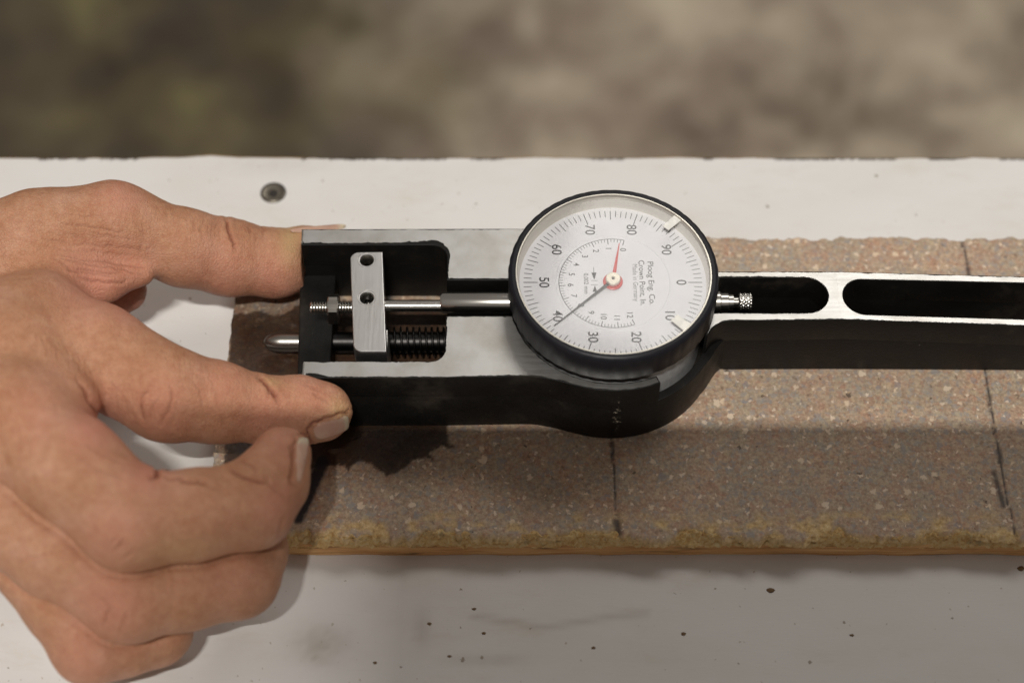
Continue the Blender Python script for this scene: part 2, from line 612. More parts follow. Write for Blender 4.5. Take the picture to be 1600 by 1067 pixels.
def mat_skin():
    t = NT('skin')
    v = t.obj()
    big = t.noise(v, 0.075, 4, 0.6)
    col = t.ramp(big, [(0.3, (0.46, 0.200, 0.098)), (0.5, (0.56, 0.268, 0.152)), (0.7, (0.67, 0.358, 0.240))])
    mott = t.noise(v, 0.45, 5, 0.7)
    col = t.mix(0.26, col, t.ramp(mott, [(0.38, (0.36, 0.135, 0.065)), (0.62, (0.66, 0.40, 0.24))]))
    pore = t.noise(v, 1.5, 3, 0.7)
    col = t.mix(0.10, col, t.ramp(pore, [(0.35, (0.28, 0.10, 0.05)), (0.6, (0.66, 0.42, 0.27))]))
    col = t.mix(t.math('MULTIPLY', t.attr('flush'), 0.75), col, (0.64, 0.255, 0.185))
    col = t.mix(t.math('MULTIPLY', t.attr('pale'), 0.7), col, (0.66, 0.45, 0.21))
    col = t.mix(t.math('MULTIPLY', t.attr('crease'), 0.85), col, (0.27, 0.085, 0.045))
    # skin cells, fine folds
    nz = t.noise(v, 0.5, 2, out='Color')
    wv = t.n('ShaderNodeVectorMath', operation='MULTIPLY_ADD', i_0=nz, i_1=(1.0, 1.0, 1.0), i_2=v).outputs[0]
    cell = t.n('ShaderNodeTexVoronoi', feature='DISTANCE_TO_EDGE', i_Vector=wv, i_Scale=1.15).outputs[0]
    cell = t.ramp(cell, [(0.0, 0.0), (0.16, 1.0)])
    fold = t.noise(t.obj(sc=(0.60, 0.20, 0.4)), 1.0, 6, 0.7, 0.6)
    h = t.math('ADD', t.math('MULTIPLY', cell, 0.28), t.math('MULTIPLY', fold, t.ramp(t.noise(v, 0.07, 3), [(0.35, 0.3), (0.65, 1.1)])))
    h = t.math('MULTIPLY_ADD', t.noise(v, 2.2, 4, 0.7), 0.45, h)
    h = t.math('MULTIPLY_ADD', t.noise(t.obj(sc=(0.30, 0.11, 0.2)), 1.0, 3, 0.6, 0.6), 0.9, h)
    t.bump(h, 0.55, 0.0009)
    t.P(Base_Color=col, Roughness=t.ramp(mott, [(0.3, 0.40), (0.7, 0.56)]), Specular_IOR_Level=0.42)
    t.b.inputs['Subsurface Weight'].default_value = 0.22
    t.b.inputs['Subsurface Radius'].default_value = (1.0, 0.35, 0.18)
    t.b.inputs['Subsurface Scale'].default_value = 0.0022
    return t.m


def mat_nail():
    t = NT('fingernail')
    v = t.obj()
    a = t.noise(v, 0.25, 3)
    col = t.ramp(a, [(0.35, (0.60, 0.345, 0.26)), (0.65, (0.65, 0.42, 0.31))])
    col = t.mix(t.attr('tip'), col, (0.68, 0.55, 0.40))
    t.bump(t.noise(t.obj(sc=(0.3, 1.5, 0.5)), 1.0, 3), 0.12, 0.0003)
    t.P(Base_Color=col, Roughness=0.24, Specular_IOR_Level=0.55)
    t.b.inputs['Subsurface Weight'].default_value = 0.15
    t.b.inputs['Subsurface Radius'].default_value = (1.0, 0.4, 0.2)
    t.b.inputs['Subsurface Scale'].default_value = 0.0012
    return t.m


M = dict(
    white=mat_white_board(), edge=mat_raw_wood('raw_board_edge'),
    core=mat_raw_wood('old_wood_core', ((0.62, 0.32, 0.125), (0.86, 0.57, 0.27))),
    lino=mat_speckled(), fibre=mat_fibre(), black=mat_black_paint(),
    ground=mat_steel('ground_steel', (0.64, 0.635, 0.62), 0.40, (0.10, 1.2, 1.2), 0.6, 0.12),
    bright=mat_steel('bright_steel', (0.60, 0.585, 0.55), 0.24, (0.05, 2.0, 2.0), 0.12),
    satin=mat_steel('satin_steel', (0.68, 0.675, 0.665), 0.36, (1.4, 0.08, 1.4), 0.25, 0.12),
    worn=mat_steel('worn_steel', (0.36, 0.345, 0.32), 0.30, (0.05, 1.5, 1.5), 0.4),
    dull=mat_plain('dull_case_metal', (0.60, 0.595, 0.59), 0.45, 0.25),
    spring=mat_steel('spring_steel', (0.035, 0.033, 0.032), 0.38, (1, 1, 1), 0.2),
    rim=mat_steel('cream_metal_rim', (0.70, 0.67, 0.60), 0.36, (.1, .1, 2), 0.06),
    bez=mat_plain('black_bezel_plastic', (0.011, 0.011, 0.015), 0.42, 0.0, 0.28),
    dial=mat_dial(), print=mat_plain('black_print', (0.025, 0.025, 0.028), 0.6),
    greyp=mat_plain('grey_print', (0.10, 0.10, 0.105), 0.6),
    red=mat_plain('red_enamel', (0.50, 0.022, 0.02), 0.35), needle=mat_plain('black_needle', (0.02, 0.02, 0.02), 0.35),
    hub=mat_steel('hub_metal', (0.74, 0.71, 0.60), 0.38, (1, 1, 1), 0.1),
    marker=mat_plain('white_marker', (0.86, 0.85, 0.80), 0.4),
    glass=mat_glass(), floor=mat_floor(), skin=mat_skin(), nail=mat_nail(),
    screw=mat_steel('screw_steel', (0.25, 0.225, 0.185), 0.42, (1, 1, 1), 0.6),
    crumb=mat_plain('brown_crumb', (0.17, 0.105, 0.05), 0.8),
    hole=mat_plain('hole_dirt_shade', (0.03, 0.025, 0.02), 0.8),  # dirt and shade in one dark colour
)

# ------------------------------------------------------------------ floor, added light blocker, workbench
BZ = -9.5                                                # bench top
FZ = -800.0
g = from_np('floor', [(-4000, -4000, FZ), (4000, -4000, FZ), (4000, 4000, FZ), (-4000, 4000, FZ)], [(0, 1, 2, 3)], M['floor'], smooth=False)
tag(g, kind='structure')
sh = mesh_obj('added_shade_board', box(-81, 900, BLOCKER_Y - 300, BLOCKER_Y, SHZ - 18, SHZ), M['edge'])  # unseen board, added only to block the strip lamp and cast the shadow edge
tag(sh, kind='structure')

bench = bpy.data.objects.new('workbench', None); C.objects.link(bench)
tag(bench, 'white painted workbench top with specks of dirt and a raw wooden rear edge', 'workbench')
YB = U(800, 244, BZ).y


def bench_top():
    xs = np.concatenate([np.linspace(-620, -160, 14), np.arange(-155, 190, 1.5), np.linspace(192, 620, 14)])
    ys = np.concatenate([np.linspace(-420, -130, 8), np.arange(-128, YB - 1.0, 1.5), [YB - 0.9, YB]])
    X, Y = np.meshgrid(xs, ys)
    wob = (vnoise1(len(xs), 6, 3) * 0.25 + vnoise1(len(xs), 25, 4) * 0.25)
    Y = Y.copy()
    Y[-1] += wob; Y[-2] += wob - 0.15 * np.abs(vnoise1(len(xs), 2, 5))
    Z = np.full(X.shape, BZ)
    Z[-1] -= 0.8
    nx = len(xs); ny = len(ys)
    v = np.stack([X, Y, Z], -1).reshape(-1, 3)
    idx = np.arange(nx * ny).reshape(ny, nx)
    f = np.stack([idx[:-1, :-1], idx[:-1, 1:], idx[1:, 1:], idx[1:, :-1]], -1).reshape(-1, 4)
    o = from_np('worktop', v, f, [M['white'], M['edge']], bench)
    me = o.data
    mi = np.zeros((ny - 1, nx - 1), int); mi[-1] = 1
    me.polygons.foreach_set('material_index', mi.ravel())
    px, py = project(v)
    sm = np.zeros(len(v))
    for cx, cy, rx, ry, a in ((500, 1005, 45, 30, .55), (660, 980, 14, 30, .3), (500, 1030, 30, 12, .4), (950, 890, 40, 14, .25), (760, 1030, 60, 8, .35), (430, 255, 90, 18, .22)):
        q = np.exp(-(((px - cx) / rx) ** 2 + ((py - cy) / ry) ** 2))
        sm = np.maximum(sm, a * q * (0.35 + 0.9 * fbm2(v[:, 0] * 0.5, v[:, 1] * 1.3, 5)))
    # faint wandering scratch
    d = polydist(px, py, [(740, 962), (800, 972), (850, 980), (900, 972), (960, 962), (1010, 958)])
    sm = np.maximum(sm, 0.30 * np.exp(-(d / 5) ** 2))
    d = polydist(px, py, [(485, 1040), (500, 1012)])
    sm = np.maximum(sm, 0.5 * np.exp(-(d / 3) ** 2))
    at = me.attributes.new('smudge', 'FLOAT', 'POINT'); at.data.foreach_set('value', sm.astype(np.float32))
    return o


bench_top()
mesh_obj('board_underside', box(-620, 620, -420, YB - 0.6, BZ - 26, BZ - 0.85), M['edge'], bench)
for sx in (-1, 1):
    for yy in (-380, YB - 60):
        mesh_obj('leg', box(sx * 560 - 35, sx * 560 + 35, yy - 35 + 20, yy + 35, FZ + 0.2, BZ - 26.1), M['edge'], bench)
# countersunk screw sunk in the board
sc0 = U(427, 302, BZ)
pr = [(3.6, 0.05), (3.25, 0.22), (2.9, 0.12), (2.2, 0.05), (0.95, 0.08)]
mesh_obj('screw_rim_shade', lathe([(4.1, .03), (3.85, .045), (3.2, .02)], 40, centre=(sc0.x, sc0.y + .15, BZ)), M['hole'], bench)  # flat dark ring: dirt and the rim's shadow put into its colour
cs = mesh_obj('countersunk_screw', lathe([(r, h) for r, h in pr], 40, centre=(sc0.x, sc0.y, BZ)), M['screw'], bench)
mesh_obj('screw_recess', lathe([(1.55, 0.13), (1.4, 0.10), (0.0001, 0.10)], 6, centre=(sc0.x + .1, sc0.y - .2, BZ)), M['hole'], cs)
# chips and crumbs lying in the paint
for px, py, r in ((1204, 922, .95), (1331, 992, .55), (927, 1012, .5), (741, 951, .5), (756, 989, .5), (671, 974, .55), (1068, 990, .6), (1595, 888, .9), (586, 1035, .5), (702, 1025, .5)):
    p = U(px, py, BZ)
    bm = bmesh.new()
    bmesh.ops.create_icosphere(bm, subdivisions=2, radius=r * MM)
    for q in bm.verts:
        q.co.x *= random.uniform(.9, 1.5); q.co.y *= random.uniform(.6, 1.0); q.co.z *= .28
        q.co += Vector(p) * MM
    o = from_bm('paint_chip', bm, M['crumb'], bench, True)

# ------------------------------------------------------------------ speckled board
off = bpy.data.objects.new('linoleum_board', None); C.objects.link(off)
tag(off, 'reddish grey speckled linoleum board with broken front edge and dark oil stain', 'board')
XL = U(366, 480, 0).x
YBK = U(1300, 371, 0).y
YFR = U(1000, 838, 0).y
XR = 330.0
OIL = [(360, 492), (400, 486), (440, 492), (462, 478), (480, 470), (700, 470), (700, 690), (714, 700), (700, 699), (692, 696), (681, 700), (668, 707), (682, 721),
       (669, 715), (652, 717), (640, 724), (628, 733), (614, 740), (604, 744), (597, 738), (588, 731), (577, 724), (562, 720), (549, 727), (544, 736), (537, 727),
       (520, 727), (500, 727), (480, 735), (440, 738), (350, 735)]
CRACKS = [[(957, 600), (957, 690), (958, 720), (960, 742), (962, 790), (965, 832)],
          [(1502, 372), (1509, 397), (1513, 428), (1520, 470), (1540, 580), (1549, 640), (1560, 700), (1574, 775), (1587, 835)]]


def lino_top():
    xs = np.concatenate([np.arange(XL, 158, 0.6), np.arange(158, XR, 4.0)])
    ys = np.concatenate([np.arange(YFR - 0.4, YBK - 0.4, 0.6), [YBK]])
    X, Y = np.meshgrid(xs, ys)
    nx, ny = len(xs), len(ys)
    xs0 = xs
    fe = (fbm2(xs0 * 0.10, xs0 * 0, 3, 5) - 0.5) * 7.5 + (fbm2(xs0 * 0.5, xs0 * 0 + 3, 9, 4) - .5) * 3.6
    be = (fbm2(xs0 * 0.35, xs0 * 0, 31, 4) - 0.5) * 2.4 + np.round(vnoise1(nx, 7, 8) * .6) * .35
    wf = np.clip(1 - (Y - ys[0]) / 8.0, 0, 1); wb = np.clip(1 - (ys[-1] - Y) / 3.0, 0, 1)
    Y = Y + wf * fe[None, :] + wb * be[None, :]
    X = X.copy()
    wl = np.clip(1 - (X - XL) / 4, 0, 1)
    X += wl * ((fbm2(Y * .4, Y * 0, 71, 3) - .5) * 1.0 - (Y - U(366, 480, 0).y) * -0.03)
    Z = np.zeros_like(X)
    Z += (fbm2(X * 0.5, Y * 0.5, 2, 3) - .5) * 0.10
    edge = np.clip(1 - (Y - (ys[0] + fe[None, :])) / 2.2, 0, 1)
    Z -= edge ** 2 * (0.5 + 1.3 * fbm2(X * .7, Y * .7, 5))
    bedge = np.clip(1 - ((ys[-1] + be[None, :]) - Y) / 1.2, 0, 1)
    Z -= bedge ** 2 * 0.6
    v = np.stack([X, Y, Z], -1).reshape(-1, 3)
    px, py = project(v)
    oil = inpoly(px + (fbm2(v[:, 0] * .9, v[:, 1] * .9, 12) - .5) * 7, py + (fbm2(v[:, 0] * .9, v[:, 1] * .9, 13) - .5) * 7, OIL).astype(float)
    thumb_shade = inpoly(px, py + (fbm2(v[:, 0] * .5, v[:, 1] * .5, 14) - .5) * 22, [(340, 464), (480, 458), (480, 500), (340, 500)])  # partial oil tint painted in for the thumb's shadow
    oil = np.maximum(oil, thumb_shade * .55)
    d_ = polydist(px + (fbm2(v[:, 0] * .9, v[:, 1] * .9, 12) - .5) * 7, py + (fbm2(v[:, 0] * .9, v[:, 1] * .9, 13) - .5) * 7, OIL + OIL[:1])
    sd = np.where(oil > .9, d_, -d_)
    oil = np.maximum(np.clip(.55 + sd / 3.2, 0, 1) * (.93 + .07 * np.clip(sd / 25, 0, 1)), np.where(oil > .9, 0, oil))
    ink = np.zeros(len(v))
    for k, cr in enumerate(CRACKS):
        d = polydist(px + (fbm2(v[:, 0] * .6, v[:, 1] * .6, 41 + k) - .5) * 7, py, cr)
        wd = 1.4 + 1.9 * (fbm2(v[:, 1] * .22, v[:, 1] * 0 + k, 19) > .54)
        ink = np.maximum(ink, np.clip(1.25 - d / (wd + .6), 0, 1) * .85)
        v[:, 2] -= 0.35 * np.exp(-(d / 2.5) ** 2)
    d = np.minimum(polydist(px, py, [(963, 815), (967, 832)]) / 7, polydist(px, py, [(1553, 738), (1568, 790)]) / 5)
    ink = np.maximum(ink, np.clip(1.3 - d, 0, 1) * .8)
    # pen stroke at the lower left
    d = polydist(px + (fbm2(v[:, 0] * .9, v[:, 1] * .9, 22) - .5) * 4, py, [(504, 722), (486, 762), (464, 808)])
    d2 = polydist(px, py, [(470, 767), (484, 765)])
    ink = np.maximum(ink, np.clip(2.6 - np.minimum(d / 5.0, d2 / 5), 0, 1) * .97)
    fray = np.clip(edge.ravel() * 1.25 - 0.15, 0, 1)
    fr2 = (fbm2(v[:, 0] * .22, v[:, 1] * .3, 57, 4) - .50) * 9 * np.clip(1 - (v[:, 1] - ys[0]) / 9.0, 0, 1)
    fray = np.clip(np.maximum(fray, fr2), 0, 1)
    v[:, 2] -= 0.5 * fray * fbm2(v[:, 0] * 1.1, v[:, 1] * 1.1, 77, 3)
    # pools of wet oil stand a little proud round the plunger tip
    q = np.exp(-(((px - 455) / 14) ** 2 + ((py - 500) / 12) ** 2)) + np.exp(-(((px - 447) / 8) ** 2 + ((py - 562) / 10) ** 2))
    v[:, 2] += 0.9 * np.clip(q, 0, 1) * fbm2(v[:, 0] * 1.0, v[:, 1] * 1.0, 91, 2)
    idx = np.arange(nx * ny).reshape(ny, nx)
    f = np.stack([idx[:-1, :-1], idx[:-1, 1:], idx[1:, 1:], idx[1:, :-1]], -1).reshape(-1, 4)
    # skirts down to the core
    bord = np.concatenate([idx[-1, ::-1], idx[::-1, 0][1:]])
    sk = v[bord].copy(); sk[:, 2] = -3.0
    base = len(v)
    v = np.concatenate([v, sk])
    k = np.arange(len(bord) - 1)
    f = np.concatenate([f, np.stack([bord[:-1], bord[1:], base + k + 1, base + k], -1)])
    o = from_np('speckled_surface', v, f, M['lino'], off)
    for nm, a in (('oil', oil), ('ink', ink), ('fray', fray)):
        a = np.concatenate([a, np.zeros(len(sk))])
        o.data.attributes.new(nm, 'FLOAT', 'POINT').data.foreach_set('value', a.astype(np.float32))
    return xs, ys[0] + fe


lxs, lfe = lino_top()
YW = U(1000, 853, -3.6).y                                # wooden core's front face


def torn_edge():
    xs = np.arange(XL + 1, 160, 0.45)
    fe = np.interp(xs, lxs, lfe)
    n = 22
    rows = []
    for j in range(n):
        t = j / (n - 1)
        y = fe + 1.6 + (YW - 0.25 - fe - 1.6) * t
        z = -0.45 + 0.25 * np.sin(t * 3) - 3.3 * t ** 1.6
        ns = fbm2(xs * 0.7, xs * 0 + j * 0.32, 61, 4) - .5
        ns2 = fbm2(xs * 0.16, xs * 0 + j * 0.08, 63, 3) - .5
        z = z + (ns * 2.8 + ns2 * 2.6) * math.sin(min(1, t * 1.3) * math.pi * .75)
        y = y + ns * 1.2
        rows.append(np.stack([xs, y, z], -1))
    v = np.array(rows)
    idx = np.arange(n * len(xs)).reshape(n, len(xs))
    f = np.stack([idx[:-1, :-1], idx[1:, :-1], idx[1:, 1:], idx[:-1, 1:]], -1).reshape(-1, 4)
    o = from_np('torn_fibre', v.reshape(-1, 3), f, M['fibre'], off)
    tag(o, kind='stuff')


torn_edge()


def core():
    xs = np.concatenate([np.arange(XL + 0.6, 160, 0.8), [XR]])
    wob = (fbm2(xs * .12, xs * 0, 83, 4) - .5) * 1.0
    prof = [(YBK - 1.6, -3.05), (YW + 3, -3.05), (YW + .3, -3.25), (YW, -3.7), (YW + .1, -5.2), (YW - .05, -6.8), (YW + .15, BZ + .5), (YW + .6, BZ + .05), (YBK - 1.6, BZ + .05)]
    rows = []
    for k, (y, z) in enumerate(prof):
        yy = np.full(len(xs), y)
        if 2 <= k <= 7: yy = yy + wob * .5 + (fbm2(xs * .05, xs * 0 + k * .9, 85, 3) - .5) * .8
        rows.append(np.stack([xs, yy, np.full(len(xs), z)], -1))
    v = np.array(rows)
    n = len(prof)
    idx = np.arange(n * len(xs)).reshape(n, len(xs))
    f = np.stack([idx[:-1, :-1], idx[1:, :-1], idx[1:, 1:], idx[:-1, 1:]], -1).reshape(-1, 4).tolist()
    f.append(idx[:, 0].tolist()[::-1])
    f += np.stack([idx[-1, :-1], idx[0, :-1], idx[0, 1:], idx[-1, 1:]], -1).tolist()
    me = bpy.data.meshes.new('wood_core')
    me.from_pydata([tuple(p) for p in (v.reshape(-1, 3) * MM).tolist()], [], f)
    me.update()
    autosmooth(link('wood_core', me, M['core'], off), 40)


core()

# ------------------------------------------------------------------ the gauge
T = 26.0                                                 # thickness: stands on the board at z = 0.15
G0 = 0.15
gauge = bpy.data.objects.new('bore_gauge', None); C.objects.link(gauge)
tag(gauge, 'black and bare metal bore gauge with round white dial lying on speckled board', 'gauge')


def q(px, py, z=T):
    p = U(px, py, z)
    return (p.x, p.y)


ZB = 38.3                                                # top of the bezel
DC = U(958.5, 430, 36.5)                                   # dial axis
DX, DY = DC.x, DC.y
RB = 29.0
RO = DY - U(958.5, 610.5, 26.0).y
RI = RO - 2.45                                      # wall round the dial


def arc(cx, cy, r, a0, a1, n=40):
    return [(cx + r * math.cos(R(a0 + (a1 - a0) * i / n)), cy + r * math.sin(R(a0 + (a1 - a0) * i / n))) for i in range(n + 1)]


XE = 330.0                                               # arm runs out of the picture
xk = U(1312, 470, T).x                                   # where the arm's top begins to fall away
ya_b, ya_f = q(1312, 424)[1], q(1312, 499.5)[1]
SL = 0.052


def yslope(y0, px1, py1, x):                             # arm edge beyond the bend, seen at (px1, py1)
    zz = T - SL * (U(px1, py1, T - 3).x - xk)
    p = U(px1, py1, zz)
    return y0 + (p.y - y0) * (x - xk) / (p.x - xk)


ye_b, ye_f = yslope(ya_b, 1600, 432, XE), yslope(ya_f, 1600, 509.5, XE)
slot1 = (q(1130, 434)[1], q(1130, 488.5)[1], q(1293, 460)[0])
s2b, s2f = q(1345, 436)[1], q(1345, 490)[1]
e2b, e2f = yslope(s2b, 1600, 442.5, XE), yslope(s2f, 1600, 498.5, XE)
x2 = q(1318, 465)[0]

# head outline, photo pixels on the top face
yb0 = q(600, 358)[1]
yf0 = q(640, 590.5)[1]
xh = q(472, 470)[0]
xhb, xhf = q(470.5, 370)[0], q(471.5, 580)[0]          # rear and front rail ends
pock_b, pock_f = q(600, 383)[1], q(600, 564)[1]
pock_r = q(697, 470)[0]
ch_b, ch_f = q(740, 438)[1], q(740, 493)[1]              # channel for the stem


def ang(y, r=RI): return math.degrees(math.asin((y - DY) / r))


aB = 180 - ang(ch_b)                                     # inner wall at the channel's back edge
aF = 180 - ang(ch_f)
tipA = math.degrees(math.atan2(q(1106, 524)[1] - DY, q(1106, 524)[0] - DX))
endA = math.degrees(math.atan2(q(1029, 592)[1] - DY, q(1029, 592)[0] - DX))
front_curve = [q(*p) for p in ((690, 590), (780, 588.5), (820, 588), (840, 589), (868, 594), (900, 602), (930, 608.5), (958, 610.5))]
aFL = math.degrees(math.atan2(front_curve[-1][1] - DY, front_curve[-1][0] - DX))
arm_front = catmull([q(1106, 524), q(1116, 511), q(1130, 503.5), q(1152, 501), q(1200, 501), (xk, ya_f)], 6)
aAB = math.degrees(math.asin((ya_b - DY) / RO))
rb = 4.0


def corner(cx, cy, r, a0, a1, n=8): return arc(cx, cy, r, a0, a1, n)


# upper layer, rear piece
back_piece = ([(xhb, yb0 + .0), (q(800, 356)[0], yb0 + 0.2)] + [(DX + RO * math.cos(R(a)), DY + RO * math.sin(R(a))) for a in np.linspace(180 - math.degrees(math.asin((yb0 - DY) / RO)), aAB, 40)]
              + [(xk, ya_b), (XE, ye_b), (XE, ye_f)] + [tuple(p) for p in reversed(arm_front)]
              + arc(DX, DY, RI, tipA, aB, 60) + [(pock_r, ch_b)]
              + corner(pock_r - 4.5, pock_b - 4.5, 4.5, 0, 90) + [(xhb + .15, pock_b)])
slot1_loop = [(q(1124, 460)[0] - 6, slot1[0])] + [(slot1[2] - (slot1[0] - slot1[1]) / 2 + (slot1[0] - slot1[1]) / 2 * math.cos(R(a)) , (slot1[0] + slot1[1]) / 2 + (slot1[0] - slot1[1]) / 2 * math.sin(R(a))) for a in range(90, -91, -10)] + [(q(1124, 460)[0] - 6, slot1[1])]
# the first slot opens into the dial housing, so run it into the inner wall
r2 = (s2b - s2f) / 2
slot2_loop = [(XE - 8, e2b), (XE - 8, e2f)] + [(x2 + r2 + r2 * math.cos(R(a)), (s2b + s2f) / 2 + r2 * math.sin(R(a))) for a in range(270, 89, -10)]
a1b, a1f = ang(slot1[0]), ang(slot1[1])
s1 = [(x, y) for x, y in slot1_loop[1:-1]]
inner_with_slot = arc(DX, DY, RI, tipA, a1f, 14) + list(reversed(s1)) + arc(DX, DY, RI, a1b, aB, 60)
i0 = len(back_piece)
back_piece = ([(xhb, yb0), (q(800, 356)[0], yb0 + 0.2)] + [(DX + RO * math.cos(R(a)), DY + RO * math.sin(R(a))) for a in np.linspace(180 - math.degrees(math.asin((yb0 - DY) / RO)), aAB, 40)]
              + [(xk, ya_b), (XE, ye_b), (XE, ye_f)] + [tuple(p) for p in reversed(arm_front)]
              + inner_with_slot + [(pock_r, ch_b)]
              + corner(pock_r - 4.5, pock_b - 4.5, 4.5, 0, 90) + [(xhb + .15, pock_b)])
front_piece = ([(xhf - .1, pock_f)] + [(pock_r - 3.8 + 3.8 * math.cos(R(a)), pock_f + 3.8 + 3.8 * math.sin(R(a))) for a in range(-90, 1, 12)] + [(pock_r, ch_f)]
               + arc(DX, DY, RI, aF, 360 + endA, 60) + [(DX + RO * math.cos(R(a)), DY + RO * math.sin(R(a))) for a in np.linspace(360 + endA, 360 + aFL, 24)]
               + [tuple(p) for p in reversed(catmull(front_curve, 5))][1:] + [(xhf, yf0)])
# lower layer: everything, the wall round the dial complete
low_tip = catmull([q(1094, 560 - 40), q(1116, 511), q(1130, 503.5), q(1152, 501), (xk, ya_f)], 6)
aLR = math.degrees(math.atan2(q(1106, 524)[1] - DY, q(1106, 524)[0] - DX))
outer_front = [(DX + RO * math.cos(R(a)), DY + RO * math.sin(R(a))) for a in np.linspace(360 + aLR - 6, 360 + aFL, 50)]
armf2 = catmull([outer_front[0], (outer_front[0][0] + 1.6, outer_front[0][1] + 2.0), q(1136, 502.5), q(1160, 500.5), (xk, ya_f)], 6)
low = ([(xhb, yb0), (q(800, 356)[0], yb0 + 0.2)] + [(DX + RO * math.cos(R(a)), DY + RO * math.sin(R(a))) for a in np.linspace(180 - math.degrees(math.asin((yb0 - DY) / RO)), aAB, 40)]
       + [(xk, ya_b), (XE, ye_b), (XE, ye_f)] + [tuple(p) for p in reversed(armf2)] + outer_front[1:]
       + [tuple(p) for p in reversed(catmull(front_curve, 5))][1:] + [(xhf, yf0), (xhf - .1, pock_f)]
       + [(pock_r - 3.8 + 3.8 * math.cos(R(a)), pock_f + 3.8 + 3.8 * math.sin(R(a))) for a in range(-90, 1, 12)]
       + corner(pock_r - 4.5, pock_b - 4.5, 4.5, 0, 90) + [(xhb + .15, pock_b)])
dial_hole = arc(DX, DY, RI, 0, 360, 80)[:-1]
low_slot1 = [(DX + RI + 1.0, slot1[1])] + list(reversed(s1)) + [(DX + RI + 1.0, slot1[0])]
ZL = 16.5


def fall(vf):
    """cut at the bend, then let the arm's top drop away beyond it"""
    bm = bmesh.new()
    vs = [bm.verts.new(p) for p in vf[0]]
    for f in vf[1]:
        try: bm.faces.new([vs[i] for i in f])
        except ValueError: pass
    bmesh.ops.remove_doubles(bm, verts=bm.verts, dist=1e-4)
    bmesh.ops.bisect_plane(bm, geom=bm.verts[:] + bm.edges[:] + bm.faces[:], dist=1e-5, plane_co=(xk, 0, 0), plane_no=(1, 0, 0))
    bm.verts.index_update()
    v = [p.co.copy() for p in bm.verts]
    f = [tuple(q_.index for q_ in p.verts) for p in bm.faces]
    bm.free()
    for p in v:
        if p.x > xk and p.z > 15: p.z -= SL * (p.x - xk)
    return v, f


pieces = []
for loops, z0, z1, bv in (([low, dial_hole, low_slot1, slot2_loop], G0, ZL, .25), ([back_piece, slot2_loop], ZL - .6, T, .28), ([front_piece], ZL - .6, T, .28)):
    pieces.append(fall(curve_mesh(loops, z0, z1, bv, 3)))
# low cross wall closing the fork at the left, floor under the dial
xw = q(518, 540, 11)[0]
v, f = curve_mesh([[(q(468, 440, 11)[0], pock_b + .3), (xw, pock_b + .3), (xw, pock_f - .3), (q(468, 560, 11)[0], pock_f - .3)]], 0.3, 11.0, .5)
pieces.append((v, f))
v, f = curve_mesh([arc(DX, DY, RI + .5, 0, 360, 64)[:-1]], .4, 6.0, 0)
pieces.append((v, f))
vf = merge(pieces)
body = mesh_obj('cast_body', vf, M['black'], gauge, 18)
pv = np.array([tuple(p.co) for p in body.data.vertices]) / MM
bpy.context.view_layer.update()


# ground metal faces: bare steel where the paint has been cut away, ragged along the edges
def ragged(loop, seed, inset=0.35, amp=0.12, extra=None, step=0.4):
    A = smooth_closed(loop, step, 2)
    if area2(A) < 0: A = A[::-1].copy()
    d = np.roll(A, -1, 0) - np.roll(A, 1, 0)
    n = np.stack([-d[:, 1], d[:, 0]], -1)
    n /= np.linalg.norm(n, axis=1)[:, None] + 1e-9
    k = inset + amp * np.clip(vnoise1(len(A), 1.6, seed) * .6 + vnoise1(len(A), 9, seed + 1) * .8, -1.0, 2.6)
    if extra is not None: k = k + extra(A)
    k = np.maximum(k, 0.28)
    return (A + n * k[:, None]).tolist()


def ex_back(A):
    e = np.zeros(len(A))
    # painted band along the pocket's edge and along the stem channel
    inner = (np.abs(A[:, 1] - pock_b) < 1.0) & (A[:, 0] < pock_r - 1)
    e[inner] += 0.35 + .2 * np.abs(vnoise1(len(A), 5, 44))[inner]
    cc = np.hypot(A[:, 0] - pock_r + 1.3, A[:, 1] - pock_b + 1.3)
    e += .75 * np.exp(-(cc / 5.0) ** 2) + .35 * np.exp(-((A[:, 0] - pock_r + 8) / 7) ** 2) * (np.abs(A[:, 1] - pock_b) < 1.0)
    chn = (np.abs(A[:, 1] - ch_b) < .8) & (A[:, 0] < DX - 25)
    e[chn] += 0.35
    return e


def ex_front(A):
    e = np.zeros(len(A))
    c = (A[:, 0] < xhf + 8.5) & (A[:, 1] < yf0 + 1.5) & (A[:, 0] > xhf + 1)
    e[c] += 1.1 * np.clip((xh + 9 - A[c, 0]) / 4, 0, 1)
    return e


def inset_plain(loop, d): return ragged(loop, 5, d, 0.02)


faces = []
for lp, hol, sd, ex in ((back_piece, [slot2_loop], 11, ex_back), (front_piece, [], 12, ex_front)):
    loops = [ragged(lp, sd, .36, .11, ex, .3)]
    for h in hol:
        A = smooth_closed(h, .5, 1)
        c = A.mean(0)
        if area2(A) < 0: A = A[::-1].copy()
        d = np.roll(A, -1, 0) - np.roll(A, 1, 0)
        n = np.stack([d[:, 1], -d[:, 0]], -1); n /= np.linalg.norm(n, axis=1)[:, None] + 1e-9
        loops.append((A + n * .32).tolist())
    faces.append(fall(curve_mesh(loops, T + .02, None)))
gf = mesh_obj('ground_face', merge(faces), M['ground'], gauge)

# end chamfers of the two fork rails: a thin bright line where the paint is worn
for xx, yy0, yy1 in ((xhb, pock_b + .5, yb0 - .5), (xhf, yf0 + .5, pock_f - .5)):
    mesh_obj('worn_edge', box(xx + .22, xx + .62, yy0, yy1, T - .35, T + .035), M['bright'], gauge)

# crosshead
cb = [q(*p, 27.6) for p in ((548, 394), (597.5, 393.5), (603.5, 549), (551.5, 549))]
cl = [cb[0], cb[1], cb[2], cb[3]]


